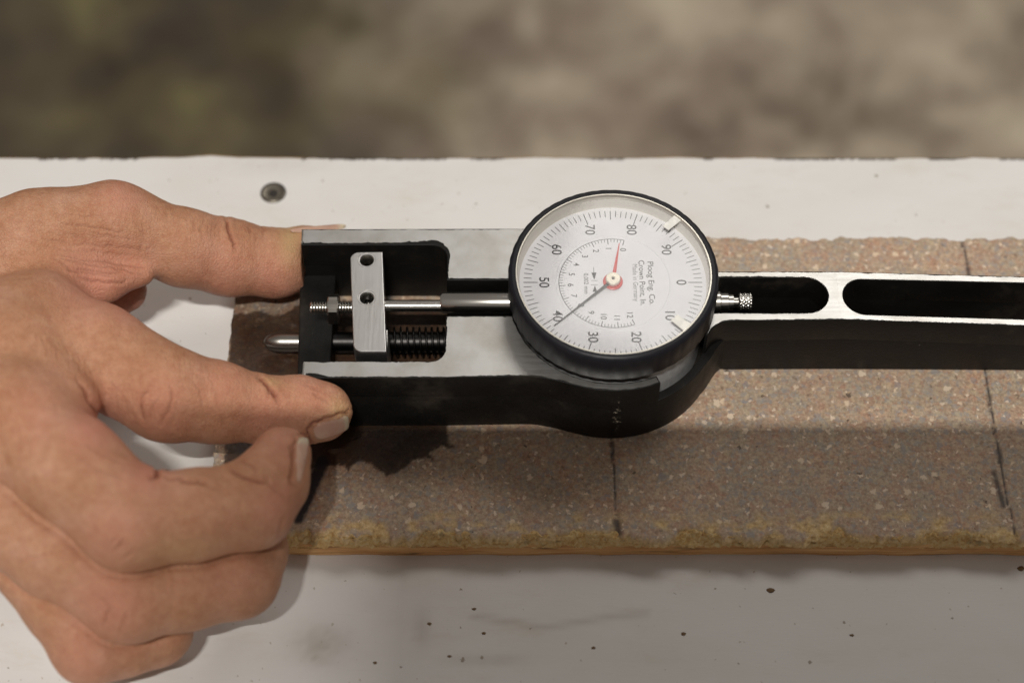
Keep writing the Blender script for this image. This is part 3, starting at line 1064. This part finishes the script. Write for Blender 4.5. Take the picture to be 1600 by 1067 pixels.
def round_left(loop):
    (x0, y0), (x1, y1), (x2_, y2), (x3, y3) = loop
    r = 2.4
    return [(x1, y1), (x2_, y2), (x3 + r, y2)] + [(x3 + r + r * math.cos(R(a)), y2 + r + r * math.sin(R(a))) for a in range(262, 179, -10)] + [(x0 + r + r * math.cos(R(a)), y0 - r + r * math.sin(R(a))) for a in range(180, 89, -10)]


h1, h2 = q(573, 406.5, 27.6), q(573, 465.5, 27.6)
cv = curve_mesh([round_left(cl), arc(h1[0], h1[1], 1.95, 0, 360, 32)[:-1], arc(h2[0], h2[1], 1.95, 0, 360, 32)[:-1]], 20.0, 27.6, .22)
cross = mesh_obj('crosshead', cv, M['satin'], gauge, 18)
for h in (h1, h2):
    mesh_obj('countersink', lathe([(2.6, 0.015), (2.55, .0), (2.05, -.42), (1.88, -.7), (1.86, -5.5)], 32, centre=(h[0], h[1], 27.6)), M['bright'], cross)
mesh_obj('lower_web', curve_mesh([round_left([(cl[3][0] + .3, cl[2][1] + 12), (cl[2][0] - .4, cl[2][1] + 12), (cl[2][0] - .3, cl[2][1] + .2), (cl[3][0] + .5, cl[2][1] + .2)])], 1.2, 20.2, .2), M['satin'], cross)

mesh_obj('hole_shade_disc', lathe([(1.84, -2.2), (1.0, -2.2), (.85, -2.9), (.01, -2.9)], 24, centre=(h2[0], h2[1], 27.6)), M['spring'], cross)  # dark disc added to paint the shade inside the hole

# spindle line
ZS = 23.0
ys = U(573, 478, ZS).y
X = lambda px, z=ZS, py=478: U(px, py, z).x
stem_prof = [(0.01, X(688)), (2.5, X(688)), (3.0, X(692)), (3.0, X(806))]
stm = mesh_obj('stem', lathe(stem_prof, 40, 'x', (0, U(740, 473, ZS).y, ZS)), M['bright'], gauge)
mesh_obj('spindle', lathe([(1.7, X(596)), (1.7, X(692))], 32, 'x', (0, U(640, 478, ZS).y, ZS)), M['bright'], gauge)
pr = [(0.01, X(485)), (1.3, X(485))]
x = X(486.5)
while x < X(580):
    pr += [(1.85, x + .12), (1.85, x + .3), (1.2, x + .62)]
    x += .8
mesh_obj('threaded_rod', lathe(pr, 28, 'x', (0, U(520, 481, ZS).y, ZS)), M['bright'], gauge, 20)
ny = U(521, 483, ZS).y


def hexnut(xa, xb, r, cy, cz):
    c = .35
    pr = [(1.9, xa), (r * .88, xa), (r, xa + c), (r, xb - c), (r * .88, xb), (1.9, xb)]
    v, f = [], []
    for i in range(24):
        a = 2 * math.pi * i / 24
        for rr, h in pr:
            k = math.cos(R(30)) / math.cos(((a + R(30) + R(15)) % R(60)) - R(30))
            r2_ = min(rr, r * k * 1.0) if rr > 2 else rr
            v.append(Vector((h, cy + r2_ * math.cos(a), cz + r2_ * math.sin(a))))
    m = len(pr)
    for i in range(24):
        k = (i + 1) % 24
        for j in range(m - 1):
            f.append((i * m + j, k * m + j, k * m + j + 1, i * m + j + 1))
    return v, f


mesh_obj('hex_nut', hexnut(X(513.5), X(530.5), 4.45, ny, ZS), M['worn'], gauge, 20)

# plunger, spring
ZP = 5.6
yp = U(440, 534.5, ZP).y
XP = lambda px: U(px, 534.5, ZP).x
tipx = XP(412)
pl = [(0.01, tipx)] + [(2.78 * math.sin(R(a)) ** .8, tipx + 5.3 * (1 - math.cos(R(a)))) for a in range(12, 91, 6)] + [(2.78, XP(520))]
mesh_obj('plunger', lathe(pl, 36, 'x', (0, yp, ZP)), M['worn'], gauge)
mesh_obj('guide_rod', lathe([(0.01, XP(519)), (3.0, XP(519)), (3.0, XP(700))], 32, 'x', (0, yp, ZP)), M['spring'], gauge)
pts = []
xa, xb, turns = XP(604), XP(697), 9.5
for i in range(int(turns * 24) + 1):
    t = i / (turns * 24)
    a = 2 * math.pi * turns * t
    pts.append(Vector((xa + (xb - xa) * (t ** .95), yp + 4.15 * math.cos(a), ZP + .1 + 4.15 * math.sin(a))))
mesh_obj('spring', tube(pts, .34, 8), M['spring'], gauge, 80)

# dial indicator
case = mesh_obj('dial_case', lathe([(0.01, 6.2), (25.6, 6.2), (26.2, 7.0), (26.2, ZB - 9.0), (27.2, ZB - 9.0)], 96, 'z', (DX, DY, 0)), M['dull'], gauge)
# cap and knurled end screw on the right of the case
kx = U(1150, 472, ZS)
XK = lambda px: U(px, 472, ZS).x
mesh_obj('cap_collar', lathe([(3.3, XK(1095)), (3.3, XK(1124)), (2.75, XK(1125.5)), (2.75, XK(1137)), (2.35, XK(1138)), (2.35, XK(1145)), (1.55, XK(1145.5)), (1.55, XK(1156))], 36, 'x', (0, kx.y, ZS)), M['bright'], case, 25)


def knurl():
    xa, xb, r = XK(1153), XK(1174.5), 2.55
    v, f = [], []
    nx_, na = 20, 96
    for i in range(nx_ + 1):
        u = i / nx_
        for k in range(na):
            a = 2 * math.pi * k / na
            s = abs(math.sin(9 * a + u * 9)) * abs(math.sin(9 * a - u * 9))
            rr = r - .30 * (1 - s) * (1 if 0 < i < nx_ else .0)
            if i in (0, nx_): rr = r - .4
            v.append(Vector((xa + (xb - xa) * u, kx.y + rr * math.cos(a), ZS + rr * math.sin(a))))
    for i in range(nx_):
        for k in range(na):
            l = (k + 1) % na
            f.append((i * na + k, i * na + l, (i + 1) * na + l, (i + 1) * na + k))
    f.append(tuple(range(na))); f.append(tuple(nx_ * na + k for k in range(na)))
    return v, f


mesh_obj('knurled_cap', knurl(), M['bright'], case, 50)

bzp = [(27.3, -9.9), (28.6, -10.0), (29.0, -9.4), (29.0, -1.6), (28.75, -.7), (28.3, -.2), (27.9, 0), (27.05, 0.0), (26.95, -.3)]


def scallop(r, h, a, j):
    if j in (2, 3): return r + .22 * (abs(math.sin(a * 24)) ** .6) - .2
    if j == 4: return r + .12 * (abs(math.sin(a * 24)) ** .6) - .1
    return r


bezel = mesh_obj('bezel', lathe(bzp, 288, 'z', (DX, DY, ZB), scallop), M['bez'], gauge, 60)
mesh_obj('inner_rim', lathe([(27.0, -.32), (26.9, -.14), (26.55, -.14), (26.4, -.3), (26.25, -1.1), (25.95, -4.6), (25.9, -5.5)], 128, 'z', (DX, DY, ZB)), M['rim'], bezel)
mesh_obj('glass', lathe([(26.24, -1.15), (0.01, -1.15)], 96, 'z', (DX, DY, ZB)), M['glass'], bezel)
ZF = ZB - 5.3                                            # dial face


def ml(px, py, z):
    p = U(px, py, z)
    return math.degrees(math.atan2(p.y - DY, p.x - DX)), math.hypot(p.x - DX, p.y - DY)


for (px, py, wd) in ((1051, 347, 1.25), (1066, 505, 1.55)):
    zz = ZB - .55
    a, r = ml(px, py, zz)
    r0, r1 = r - 2.9, 26.5
    c, s = math.cos(R(a)), math.sin(R(a))
    loop = [(DX + rr * c - t * s, DY + rr * s + t * c) for rr, t in ((r0, -wd * .85), (r1, -wd), (r1, wd), (r0, wd * .85))]
    mk = mesh_obj('limit_marker', curve_mesh([loop], zz - .25, zz, .03), M['marker'], bezel)

face = mesh_obj('dial_face', lathe([(26.0, -.02), (25.9, 0), (16.25, 0), (16.1, .06), (15.85, .06), (15.7, -.14), (0.01, -.14)], 128, 'z', (DX, DY, ZF)), M['dial'], gauge, 25)
zp, zq = ZF + .015, ZF - .125                            # print on outer ring / sunken centre


def bar(a, r0, r1, w, z):
    c, s = math.cos(R(a)), math.sin(R(a))
    return [Vector((DX + r * c - t * s, DY + r * s + t * c, z)) for r, t in ((r0, -w), (r1, -w), (r1, w), (r0, w))], [(0, 1, 2, 3)]


RT = 24.75
for i in range(100):
    a = -i * 3.6
    if i % 10 == 0: b = bar(a, RT - 3.9, RT, .125, zp)
    elif i % 5 == 0: b = bar(a, RT - 3.1, RT, .11, zp)
    else: b = bar(a, RT - 2.2, RT, .10, zp)
    mesh_obj('scale_mark', b, M['print'], face)
for i in range(10):
    a = R(-36 * i)
    r = 19.0
    mesh_obj('numeral', text_mesh('0' if i == 0 else str(i * 10), 3.9, (DX + r * math.cos(a), DY + r * math.sin(a)), -math.pi / 2, zp, .03, 1.0, .95), M['print'], face)
A0 = 76.0
sub = []
for i in range(61):
    a = A0 + i * 3.6
    mesh_obj('counter_mark', bar(a, 14.9 - (1.75 if i % 5 == 0 else 1.05), 14.9, .11 if i % 5 == 0 else .075, zq), M['print'], face)
v, f = [], []
for i in range(109):
    a = R(A0 + i * 2.0)
    for r in (14.84, 15.02): v.append(Vector((DX + r * math.cos(a), DY + r * math.sin(a), zq + .004)))
for i in range(108): f.append((2 * i, 2 * i + 1, 2 * i + 3, 2 * i + 2))
mesh_obj('counter_arc', (v, f), M['print'], face)
for i in range(13):
    a = R(A0 + 18 * i - (0 if i else 2))
    r = 11.7
    mesh_obj('counter_numeral', text_mesh(str(i), 2.35, (DX + r * math.cos(a), DY + r * math.sin(a)), -math.pi / 2, zq, .02, 1.0, .95), M['print'], face)


def dl(px, py):
    p = U(px, py, zq)
    return (p.x, p.y)


for s_, size, a, b, mt, bo in (('Ploog Eng. Co.', 2.3, (1014, 409), (1019, 476), 'print', .012), ('Crown Point, In.', 2.3, (1001, 407), (1005, 477), 'print', .012), ('Made in Germany', 1.95, (990, 413), (994, 471), 'greyp', .0),
                            ('0,002 mm', 1.75, (914, 427), (917, 459), 'greyp', .02)):
    pa, pb = dl(*a), dl(*b)
    c = ((pa[0] + pb[0]) / 2, (pa[1] + pb[1]) / 2)
    L = abs(pa[1] - pb[1])
    tm = text_mesh(s_, size, c, -math.pi / 2, zq, bo)
    yy = [p.y for p in tm[0]]
    k = L / (max(yy) - min(yy))
    for p in tm[0]: p.y = c[1] + (p.y - c[1]) * k
    mesh_obj('lettering', tm, M[mt], face)
# arrows and lines of the resolution sign
xa_, _ = dl(929, 440)


def seg(p0, p1, w):
    (x0, y0), (x1, y1) = p0, p1
    dx, dy = x1 - x0, y1 - y0
    l = math.hypot(dx, dy); nx_, ny_ = -dy / l * w, dx / l * w
    return [Vector((x0 + nx_, y0 + ny_, zq)), Vector((x0 - nx_, y0 - ny_, zq)), Vector((x1 - nx_, y1 - ny_, zq)), Vector((x1 + nx_, y1 + ny_, zq))], [(0, 1, 2, 3)]


def tri(*pts): return [Vector((*dl(*p), zq + .004)) for p in pts], [(0, 1, 2)]


mesh_obj('arrow_mark', merge([seg(dl(927.5, 418), dl(928, 428), .07), tri((924, 426), (932, 426), (928.5, 437.5)), seg(dl(923.5, 438.5), dl(934, 438.5), .06), seg(dl(923.5, 445), dl(934.5, 445), .06),
                              tri((929.5, 446), (926, 456), (933, 456)), seg(dl(930, 455), dl(930.5, 464), .07)]), M['print'], face)
# hands
zn = ZF + 1.1


def pointer(a, r0, r1, w0, w1, z, th):
    c, s = math.cos(R(a)), math.sin(R(a))
    P = lambda r, t: (DX + r * c - t * s, DY + r * s + t * c)
    return curve_mesh([[P(r0, -w0), P(r1, -w1), P(r1, w1), P(r0, w0)]], z, z + th, 0)


pa = math.degrees(math.atan2(U(866, 509, zn).y - DY, U(866, 509, zn).x - DX))
pr_ = math.degrees(math.atan2(U(968, 378, zn - .5).y - DY, U(968, 378, zn - .5).x - DX))
mesh_obj('red_pointer', merge([pointer(pr_, 0, 13.2, .62, .10, zn - .55, .12), lathe([(0.01, .3), (2.55, .3), (2.75, .18), (2.75, 0)], 40, 'z', (DX, DY, zn - .75))]), M['red'], face)
mesh_obj('black_pointer', merge([pointer(pa, 0, 22.4, .50, .12, zn, .14)]), M['needle'], face)
hub = mesh_obj('pointer_hub', lathe([(2.05, 0), (2.05, .75), (1.85, .95), (.55, .95), (.45, .75), (.01, .72)], 40, 'z', (DX, DY, zn + .1)), M['hub'], face)
mesh_obj('hub_pin', lathe([(.42, 0), (.36, .06), (.01, .06)], 16, 'z', (DX, DY, zn + .82)), M['needle'], hub)

exec_hand = True
# ------------------------------------------------------------------ the hand
def hand():
    H = 0.45
    lo_ = np.array([-232.0, -150.0, -12.0]); hi_ = np.array([-38.0, 66.0, 84.0])
    n = np.ceil((hi_ - lo_) / H).astype(int) + 1
    ax = [lo_[k] + H * np.arange(n[k], dtype=np.float32) for k in range(3)]
    BIG = 30.0

    def chain(pts, k):
        """pts: (px, py, z, r) joints -> local field, smooth union of tapered capsules"""
        D = np.full(n, BIG, np.float32)
        P = [(np.array(U(a, b, z)), r) for a, b, z, r in pts]
        for (a, ra), (b, rb_) in zip(P[:-1], P[1:]):
            m = max(ra, rb_) + k + 3
            i0 = np.maximum(0, np.floor((np.minimum(a, b) - m - lo_) / H).astype(int))
            i1 = np.minimum(n, np.ceil((np.maximum(a, b) + m - lo_) / H).astype(int) + 1)
            if np.any(i1 <= i0): continue
            sl = tuple(slice(i0[q_], i1[q_]) for q_ in range(3))
            X_, Y_, Z_ = np.meshgrid(ax[0][sl[0]], ax[1][sl[1]], ax[2][sl[2]], indexing='ij', sparse=True)
            ab = b - a; L2 = float(ab @ ab)
            t = np.clip(((X_ - a[0]) * ab[0] + (Y_ - a[1]) * ab[1] + (Z_ - a[2]) * ab[2]) / L2, 0, 1)
            d = np.sqrt((X_ - a[0] - t * ab[0]) ** 2 + (Y_ - a[1] - t * ab[1]) ** 2 + (Z_ - a[2] - t * ab[2]) ** 2) - (ra + t * (rb_ - ra))
            D[sl] = smin(D[sl], d.astype(np.float32), k)
        return D

    def smin(a, b, k):
        h = np.clip(0.5 + 0.5 * (b - a) / k, 0, 1)
        return b + (a - b) * h - k * h * (1 - h)

    palm = chain([(55, 512, 39, 13.5), (-420, 570, 40, 19)], 4)
    for c in ([(15, 655, 49, 14), (-420, 600, 42, 20)], [(-35, 770, 39, 14), (-420, 640, 38, 19)], [(5, 822, 28, 11.5), (-420, 690, 30, 17)],
              [(175, 352, 31, 10.8), (60, 370, 33, 11.8), (-60, 405, 34, 15), (-420, 570, 34, 20)], [(135, 415, 27, 6.5), (70, 480, 34, 10)], [(110, 410, 27, 7), (-60, 470, 30, 14)],
              [(-40, 560, 18, 19), (-60, 700, 18, 18)], [(40, 560, 44, 13), (90, 630, 44, 10.5)], [(0, 560, 43, 15), (-20, 760, 36, 14)]):
        palm = smin(palm, chain(c, 4), 8)
    palm = smin(palm, chain([(60, 505, 14, 8), (150, 470, 12, 7.0), (198, 455, 12, 5.8)], 4), 3)
    web = chain([(110, 425, 31, 7.0), (165, 445, 30, 4.5), (222, 430, 27, 3.0)], 3)
    palm = smin(palm, web, 5)
    thumb = chain([(60, 370, 33, 11.8), (178, 350, 30, 11.4), (215, 362, 28, 10.6), (290, 388, 23, 10.9), (358, 404, 17, 10.9), (430, 412, 13, 9.6), (480, 402, 10, 8.7), (522, 394, 8.5, 7.0)], 3)
    index = chain([(55, 512, 39, 13.5), (150, 553, 37.5, 13.3), (262, 616, 33, 12.3), (340, 628, 28, 10.7), (412, 640, 23.5, 8.8), (470, 640, 21, 9.0), (502, 642, 20, 8.3)], 3)
    middle = chain([(15, 655, 49, 14), (110, 735, 50, 13.4), (201, 812, 45, 12.8), (300, 806, 41, 11.4), (392, 790, 38, 11.0), (424, 752, 37, 9.4), (439, 714, 36, 8.0)], 2.5)
    ring = chain([(-35, 770, 39, 14), (95, 860, 34, 12.6), (198, 930, 27, 11.9), (290, 916, 23, 11.0), (372, 898, 20, 11.0), (396, 862, 19, 8.6), (400, 835, 19, 7.6)], 2.5)
    pinky = chain([(5, 822, 28, 11.5), (100, 938, 21, 10.4), (142, 1006, 15, 10.1), (195, 1000, 12, 9.0), (246, 986, 9, 8.9), (258, 955, 8, 7.5), (255, 930, 8, 6.8)], 2.5)
    D = smin(palm, thumb, 5)
    for fg, kk in ((index, 5), (middle, 5), (ring, 4), (pinky, 4)):
        D = smin(D, smin(palm, fg, kk), .3)
    # flesh flattens against the gauge
    X_, Y_, Z_ = np.meshgrid(ax[0], ax[1], ax[2], indexing='ij', sparse=True)
    gx = np.maximum(min(xhb, xhf) - .5 - X_, X_ - 60); gy = np.maximum(yf0 - .2 - Y_, Y_ - yb0 - .2); gz = np.maximum(-Z_, Z_ - (T + .1))
    gb = np.maximum(np.maximum(gx, gy), gz)
    D = np.maximum(D, -gb)
    D = np.maximum(D, (0.25 - Z_) + 0 * X_ - 30.0 * ((X_ < XL - .5) | (Y_ > YBK + .5)))    # and against the board
    D = np.maximum(D, BZ + .2 - Z_)
    # surface nets
    s = D < 0
    c = np.zeros(np.array(n) - 1, np.int8)
    for dx in (0, 1):
        for dy in (0, 1):
            for dz in (0, 1):
                c += s[dx:n[0] - 1 + dx, dy:n[1] - 1 + dy, dz:n[2] - 1 + dz]
    act = (c > 0) & (c < 8)
    ii = np.argwhere(act)
    vid = np.full(act.shape, -1, np.int32)
    vid[act] = np.arange(len(ii))
    acc = np.zeros((len(ii), 3)); cnt = np.zeros(len(ii))
    cor = [(a, b, d) for a in (0, 1) for b in (0, 1) for d in (0, 1)]
    for a in cor:
        for k in range(3):
            if a[k]: continue
            b = list(a); b[k] = 1
            va = D[ii[:, 0] + a[0], ii[:, 1] + a[1], ii[:, 2] + a[2]]; vb = D[ii[:, 0] + b[0], ii[:, 1] + b[1], ii[:, 2] + b[2]]
            m = (va < 0) != (vb < 0)
            t = np.where(m, va / np.where(va - vb == 0, 1, va - vb), 0)
            p = np.repeat(np.array([a], float), len(ii), 0); p[:, k] = t
            acc[m] += p[m]; cnt[m] += 1
    V = lo_ + H * (ii + acc / cnt[:, None])
    i0, i1, i2 = ii[:, 0], ii[:, 1], ii[:, 2]
    second = np.sort(np.stack([c_[i0, i1, i2] for c_ in (index, middle, ring, pinky)]), axis=0)[1]
    fold = np.exp(-(np.clip(second, 0, None) / 1.3) ** 2) * np.clip((palm[i0, i1, i2] + 1.0) / 3.0, 0, 1)
    F = []
    for k in range(3):
        o1, o2 = [(1, 2), (2, 0), (0, 1)][k]
        sl0 = [slice(1, n[q_] - 1) for q_ in range(3)]
        a = [slice(1, n[q_] - 1) for q_ in range(3)]; b = list(a)
        a[k] = slice(0, n[k] - 1); b[k] = slice(1, n[k])
        sa, sb = s[tuple(a)], s[tuple(b)]
        e = np.argwhere(sa != sb)
        inside = sa[sa != sb]
        off_ = np.array([1, 1, 1]); off_[k] = 0
        e = e + off_
        def cell(d1, d2):
            qv = e.copy(); qv[:, o1] += d1; qv[:, o2] += d2
            return vid[qv[:, 0], qv[:, 1], qv[:, 2]]
        quad = np.stack([cell(-1, -1), cell(0, -1), cell(0, 0), cell(-1, 0)], -1)
        quad[~inside] = quad[~inside][:, ::-1]
        F.append(quad)
    F = np.concatenate(F)
    F = F[(F >= 0).all(1)]
    return V, F, fold


def vnormals(V, F):
    fn = np.cross(V[F[:, 2]] - V[F[:, 0]], V[F[:, 3]] - V[F[:, 1]])
    N = np.zeros_like(V)
    for k in range(4): np.add.at(N, F[:, k], fn)
    return N / (np.linalg.norm(N, axis=1)[:, None] + 1e-9)


# creases: polylines in photo pixels on the skin seen there, (width px, depth mm, points)
CREASES = [
    (3.2, .4, [(158, 652), (138, 622), (118, 590)]),
    (2.2, .3, [(196, 842), (184, 856), (172, 862)]), (2.0, .24, [(214, 852), (200, 866), (188, 876)]), (2.2, .28, [(176, 948), (164, 962), (158, 976)]), (2.0, .2, [(200, 955), (190, 975), (186, 992)]),
    (2.0, .2, [(448, 800), (440, 815), (436, 834)]), (2.0, .22, [(300, 745), (330, 764), (352, 770)]), (1.8, .16, [(130, 690), (160, 712), (200, 726)]), (1.8, .16, [(118, 712), (150, 735), (196, 748)]),
    (2.4, .5, [(548, 640), (530, 646), (508, 653), (488, 661), (480, 672), (488, 694)]), (2.4, .45, [(462, 680), (459, 700), (457, 730), (454, 752), (466, 764)]), (2.4, .3, [(462, 679), (474, 677), (487, 682)]),
    (2.6, .55, [(354, 342), (356, 358), (362, 375), (368, 392)]), (2.2, .22, [(386, 348), (392, 362), (391, 372)]), (2.0, .16, [(336, 345), (330, 360), (332, 378)]),
    (2.0, .14, [(318, 340), (314, 356), (318, 372)]), (2.2, .14, [(222, 345), (224, 370), (215, 400)]), (2.2, .22, [(405, 352), (412, 360), (410, 372)]), (2.0, .15, [(430, 355), (437, 364), (438, 376)]),
    (2.4, .32, [(232, 604), (222, 622), (220, 640), (226, 662)]), (2.4, .30, [(264, 600), (268, 622), (262, 645), (250, 662)]), (2.0, .18, [(250, 612), (236, 640), (234, 655)]),
    (2.0, .16, [(300, 590), (312, 610), (318, 640)]), (2.0, .12, [(330, 588), (338, 610), (340, 640)]),
    (3.2, .65, [(404, 590), (416, 603), (428, 616), (436, 630)]), (2.4, .22, [(420, 606), (418, 626)]),
    (3.4, .8, [(236, 716), (246, 730), (246, 744), (236, 748)]), (2.6, .35, [(252, 744), (290, 752), (330, 756)]), (2.8, .5, [(356, 730), (376, 742), (398, 752), (420, 756)]), (2.4, .3, [(372, 722), (392, 728), (404, 738)]),
    (2.4, .25, [(412, 745), (430, 765), (446, 778)]), (2.6, .32, [(452, 690), (456, 715), (452, 745), (460, 765)]),
    (2.4, .30, [(120, 432), (150, 440), (185, 442), (200, 437)]), (2.2, .22, [(110, 418), (150, 425), (190, 424)]), (2.2, .18, [(80, 400), (110, 418), (130, 432)]),
    (2.0, .14, [(60, 372), (110, 380), (170, 384), (230, 392)]), (2.0, .14, [(90, 350), (130, 352), (180, 360)]), (2.0, .12, [(75, 362), (120, 366), (175, 372)]),
    (2.2, .16, [(150, 930), (170, 945), (180, 965)]), (2.2, .16, [(186, 838), (176, 850), (168, 858)]), (2.2, .13, [(200, 950), (196, 975)]),
    (2.2, .2, [(480, 612), (505, 626), (520, 636)]), (2.0, .14, [(470, 600), (500, 612)]),
]
for k in range(9):
    x0 = 30 + 9 * k
    CREASES.append((1.8, .10, [(x0, 880 - k * 3), (x0 + 16, 872 - k * 3 + k), (x0 + 34, 868 - k * 2)]))
for k in range(9):                                       # folds of the web fanning out from the wrist
    r_ = np.random.default_rng(200 + k)
    y0 = 334 + 10 * k + r_.uniform(-4, 4)
    x0 = 60 + r_.uniform(0, 60); L_ = r_.uniform(60, 150); sl_ = r_.uniform(.02, .22) + k * .008
    CREASES.append((1.7, r_.uniform(.06, .2), [(x0 + L_ * t_, y0 + L_ * t_ * sl_ + r_.uniform(-2.5, 2.5)) for t_ in (0, .3, .6, 1)]))
for k in range(8):
    CREASES.append((1.8, .08, [(205 + 5 * k, 335 + 9 * k), (216 + 3 * k, 352 + 9 * k), (212 + 3 * k, 372 + 9 * k)]))
for k in range(14):
    x0, y0 = 60 + (k * 37) % 130, 520 + (k * 29) % 110
    CREASES.append((1.8, .11, [(x0, y0), (x0 + 10, y0 + 18), (x0 + 14, y0 + 40)]))
for k in range(8):
    CREASES.append((1.7, .10, [(262 + k * 12, 318 + k * 4), (258 + k * 11, 332 + k * 4), (262 + k * 11, 350 + k * 4)]))

V, F, FOLD = hand()
for _ in range(3):                                       # relax the net a little
    A = np.zeros_like(V); cn = np.zeros(len(V))
    for a, b in ((0, 1), (1, 2), (2, 3), (3, 0)):
        np.add.at(A, F[:, a], V[F[:, b]]); np.add.at(cn, F[:, a], 1)
        np.add.at(A, F[:, b], V[F[:, a]]); np.add.at(cn, F[:, b], 1)
    V = V * .45 + .55 * A / cn[:, None]
N = vnormals(V, F)
px, py = project(V)
fac = (N @ np.array(CD)) < 0.25
crease = np.zeros(len(V))
disp = np.zeros(len(V))
wx = px + (fbm2(V[:, 0] * .5, V[:, 1] * .5, 3) - .5) * 8; wy = py + (fbm2(V[:, 0] * .5, V[:, 1] * .5, 4) - .5) * 8
for wd, dp, pts in CREASES:
    xs_ = [p[0] for p in pts]; ys_ = [p[1] for p in pts]
    m = fac & (px > min(xs_) - 20) & (px < max(xs_) + 20) & (py > min(ys_) - 20) & (py < max(ys_) + 20)
    if not m.any(): continue
    d = polydist(wx[m], wy[m], pts)
    e_ = np.minimum(np.hypot(wx[m] - pts[0][0], wy[m] - pts[0][1]), np.hypot(wx[m] - pts[-1][0], wy[m] - pts[-1][1]))
    tp = np.clip(e_ / 12, 0, 1) * (.45 + 1.1 * fbm2(wx[m] * .09, wy[m] * .09, int(pts[0][0]) % 50, 2))
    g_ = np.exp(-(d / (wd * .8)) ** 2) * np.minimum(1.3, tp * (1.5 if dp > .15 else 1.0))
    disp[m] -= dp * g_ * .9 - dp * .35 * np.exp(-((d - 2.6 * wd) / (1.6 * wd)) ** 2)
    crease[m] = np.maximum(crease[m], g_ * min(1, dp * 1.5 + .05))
# knuckle bulges and gentle lumps
lump = (fbm2(V[:, 0] * .11 + V[:, 2] * .07, V[:, 1] * .11, 8, 3) - .5) * .9
disp += lump
disp -= 1.25 * FOLD                                      # the fingers part along deep folds
V = V + N * disp[:, None]
flush = np.zeros(len(V)); pale = np.zeros(len(V))
for cx, cy, r, a in ((190, 300, 45, .5), (150, 440, 60, .8), (200, 470, 40, .9), (200, 430, 50, .6), (430, 440, 50, .7), (350, 440, 70, .55), (250, 640, 60, .45), (350, 600, 50, .4), (490, 610, 40, .45), (150, 660, 50, .9),
                     (230, 735, 40, .8), (180, 840, 55, .5), (440, 690, 40, .5), (440, 790, 40, .6), (170, 950, 60, .6), (130, 1030, 60, .45), (60, 640, 60, .35), (420, 650, 60, .5), (360, 880, 60, .4)):
    flush = np.maximum(flush, a * np.exp(-((px - cx) ** 2 + (py - cy) ** 2) / r ** 2))
for cx, cy, rx, ry, a in ((453, 375, 18, 40, .9), (530, 640, 16, 18, .7), (425, 598, 14, 8, .6), (300, 860, 90, 25, .35)):
    pale = np.maximum(pale, a * np.exp(-((px - cx) / rx) ** 2 - ((py - cy) / ry) ** 2))
back_ = np.clip(-165 - V[:, 0], 0, None)                 # wrist and forearm run on out of the picture
V[:, 0] -= back_ * 3.2
V[:, 2] += back_ * 1.1
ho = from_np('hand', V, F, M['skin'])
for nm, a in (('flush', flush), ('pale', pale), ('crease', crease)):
    ho.data.attributes.new(nm, 'FLOAT', 'POINT').data.foreach_set('value', a.astype(np.float32))
tag(ho, 'bare left hand pinching the open end of the black gauge between thumb and index finger', 'hand')


# fingernails: curved plates laid on the skin
def nail(corners, z, ax_, off_, lbl=None, tipside=1, lift=.25):
    """corners: four photo pixels root-a, root-b, tip-b, tip-a; projected on to the skin mesh"""
    vs = []
    nu, nv = 14, 12
    VV = V[fac]
    pxx, pyy = project(VV)
    dep = (VV - np.array(CP)) @ np.array(CD)
    a, b, c_, d_ = [np.array(p, float) for p in corners]
    tipv = []
    for i in range(nu + 1):
        u = i / nu
        for j in range(nv + 1):
            v_ = j / nv
            # rounded outline
            uu = 2 * u - 1; vv = 2 * v_ - 1
            k = (abs(uu) ** 4 + abs(vv) ** 4) ** .25
            m = max(abs(uu), abs(vv))
            s = m / k if k > 0 else 1
            u2, v2 = .5 + uu * s / 2, .5 + vv * s / 2
            p = a * (1 - u2) * (1 - v2) + b * (1 - u2) * v2 + c_ * u2 * v2 + d_ * u2 * (1 - v2)
            dd = (pxx - p[0]) ** 2 + (pyy - p[1]) ** 2
            near = np.where(dd < 60)[0]
            if len(near) == 0: near = np.argsort(dd)[:6]
            zc = dep[near].min()
            near = near[dep[near] < zc + 2.5]
            wgt = 1 / (dd[near] + 6)
            zz = (dep[near] * wgt).sum() / wgt.sum() - lift * (1 - .6 * m ** 3)
            r = np.array(CD) + np.array(CR) * ((p[0] - 800) / FPX) + np.array(CU) * ((533.5 - p[1]) / FPX)
            vs.append(np.array(CP) + r * zz)
            tipv.append(np.clip((u2 - .84) / .06, 0, 1))
    idx = np.arange((nu + 1) * (nv + 1)).reshape(nu + 1, nv + 1)
    top = np.array(vs)
    ff = np.stack([idx[:-1, :-1], idx[:-1, 1:], idx[1:, 1:], idx[1:, :-1]], -1).reshape(-1, 4)
    # thickness
    bot = top + np.array(CD) * .5
    nb = len(top)
    ff2 = ff[:, ::-1] + nb
    ring_ = np.concatenate([idx[0, :], idx[1:, -1], idx[-1, ::-1][1:], idx[::-1, 0][1:]])
    side = np.stack([ring_[:-1], ring_[1:], ring_[1:] + nb, ring_[:-1] + nb], -1)
    o = from_np('fingernail', np.concatenate([top, bot]), np.concatenate([ff, ff2, side]), M['nail'], ho)
    o.data.attributes.new('tip', 'FLOAT', 'POINT').data.foreach_set('value', np.array(tipv * 2, np.float32))
    bm = bmesh.new(); bm.from_mesh(o.data); bmesh.ops.recalc_face_normals(bm, faces=bm.faces); bm.to_mesh(o.data); bm.free()
    return o


nail([(484, 666), (496, 690), (546, 672), (544, 646)], 0, 0, 0)
nail([(470, 757), (458, 750), (464, 683), (485, 684)], 0, 0, 0)
nail([(452, 357), (456, 364), (540, 358), (540, 349)], 0, 0, 0)
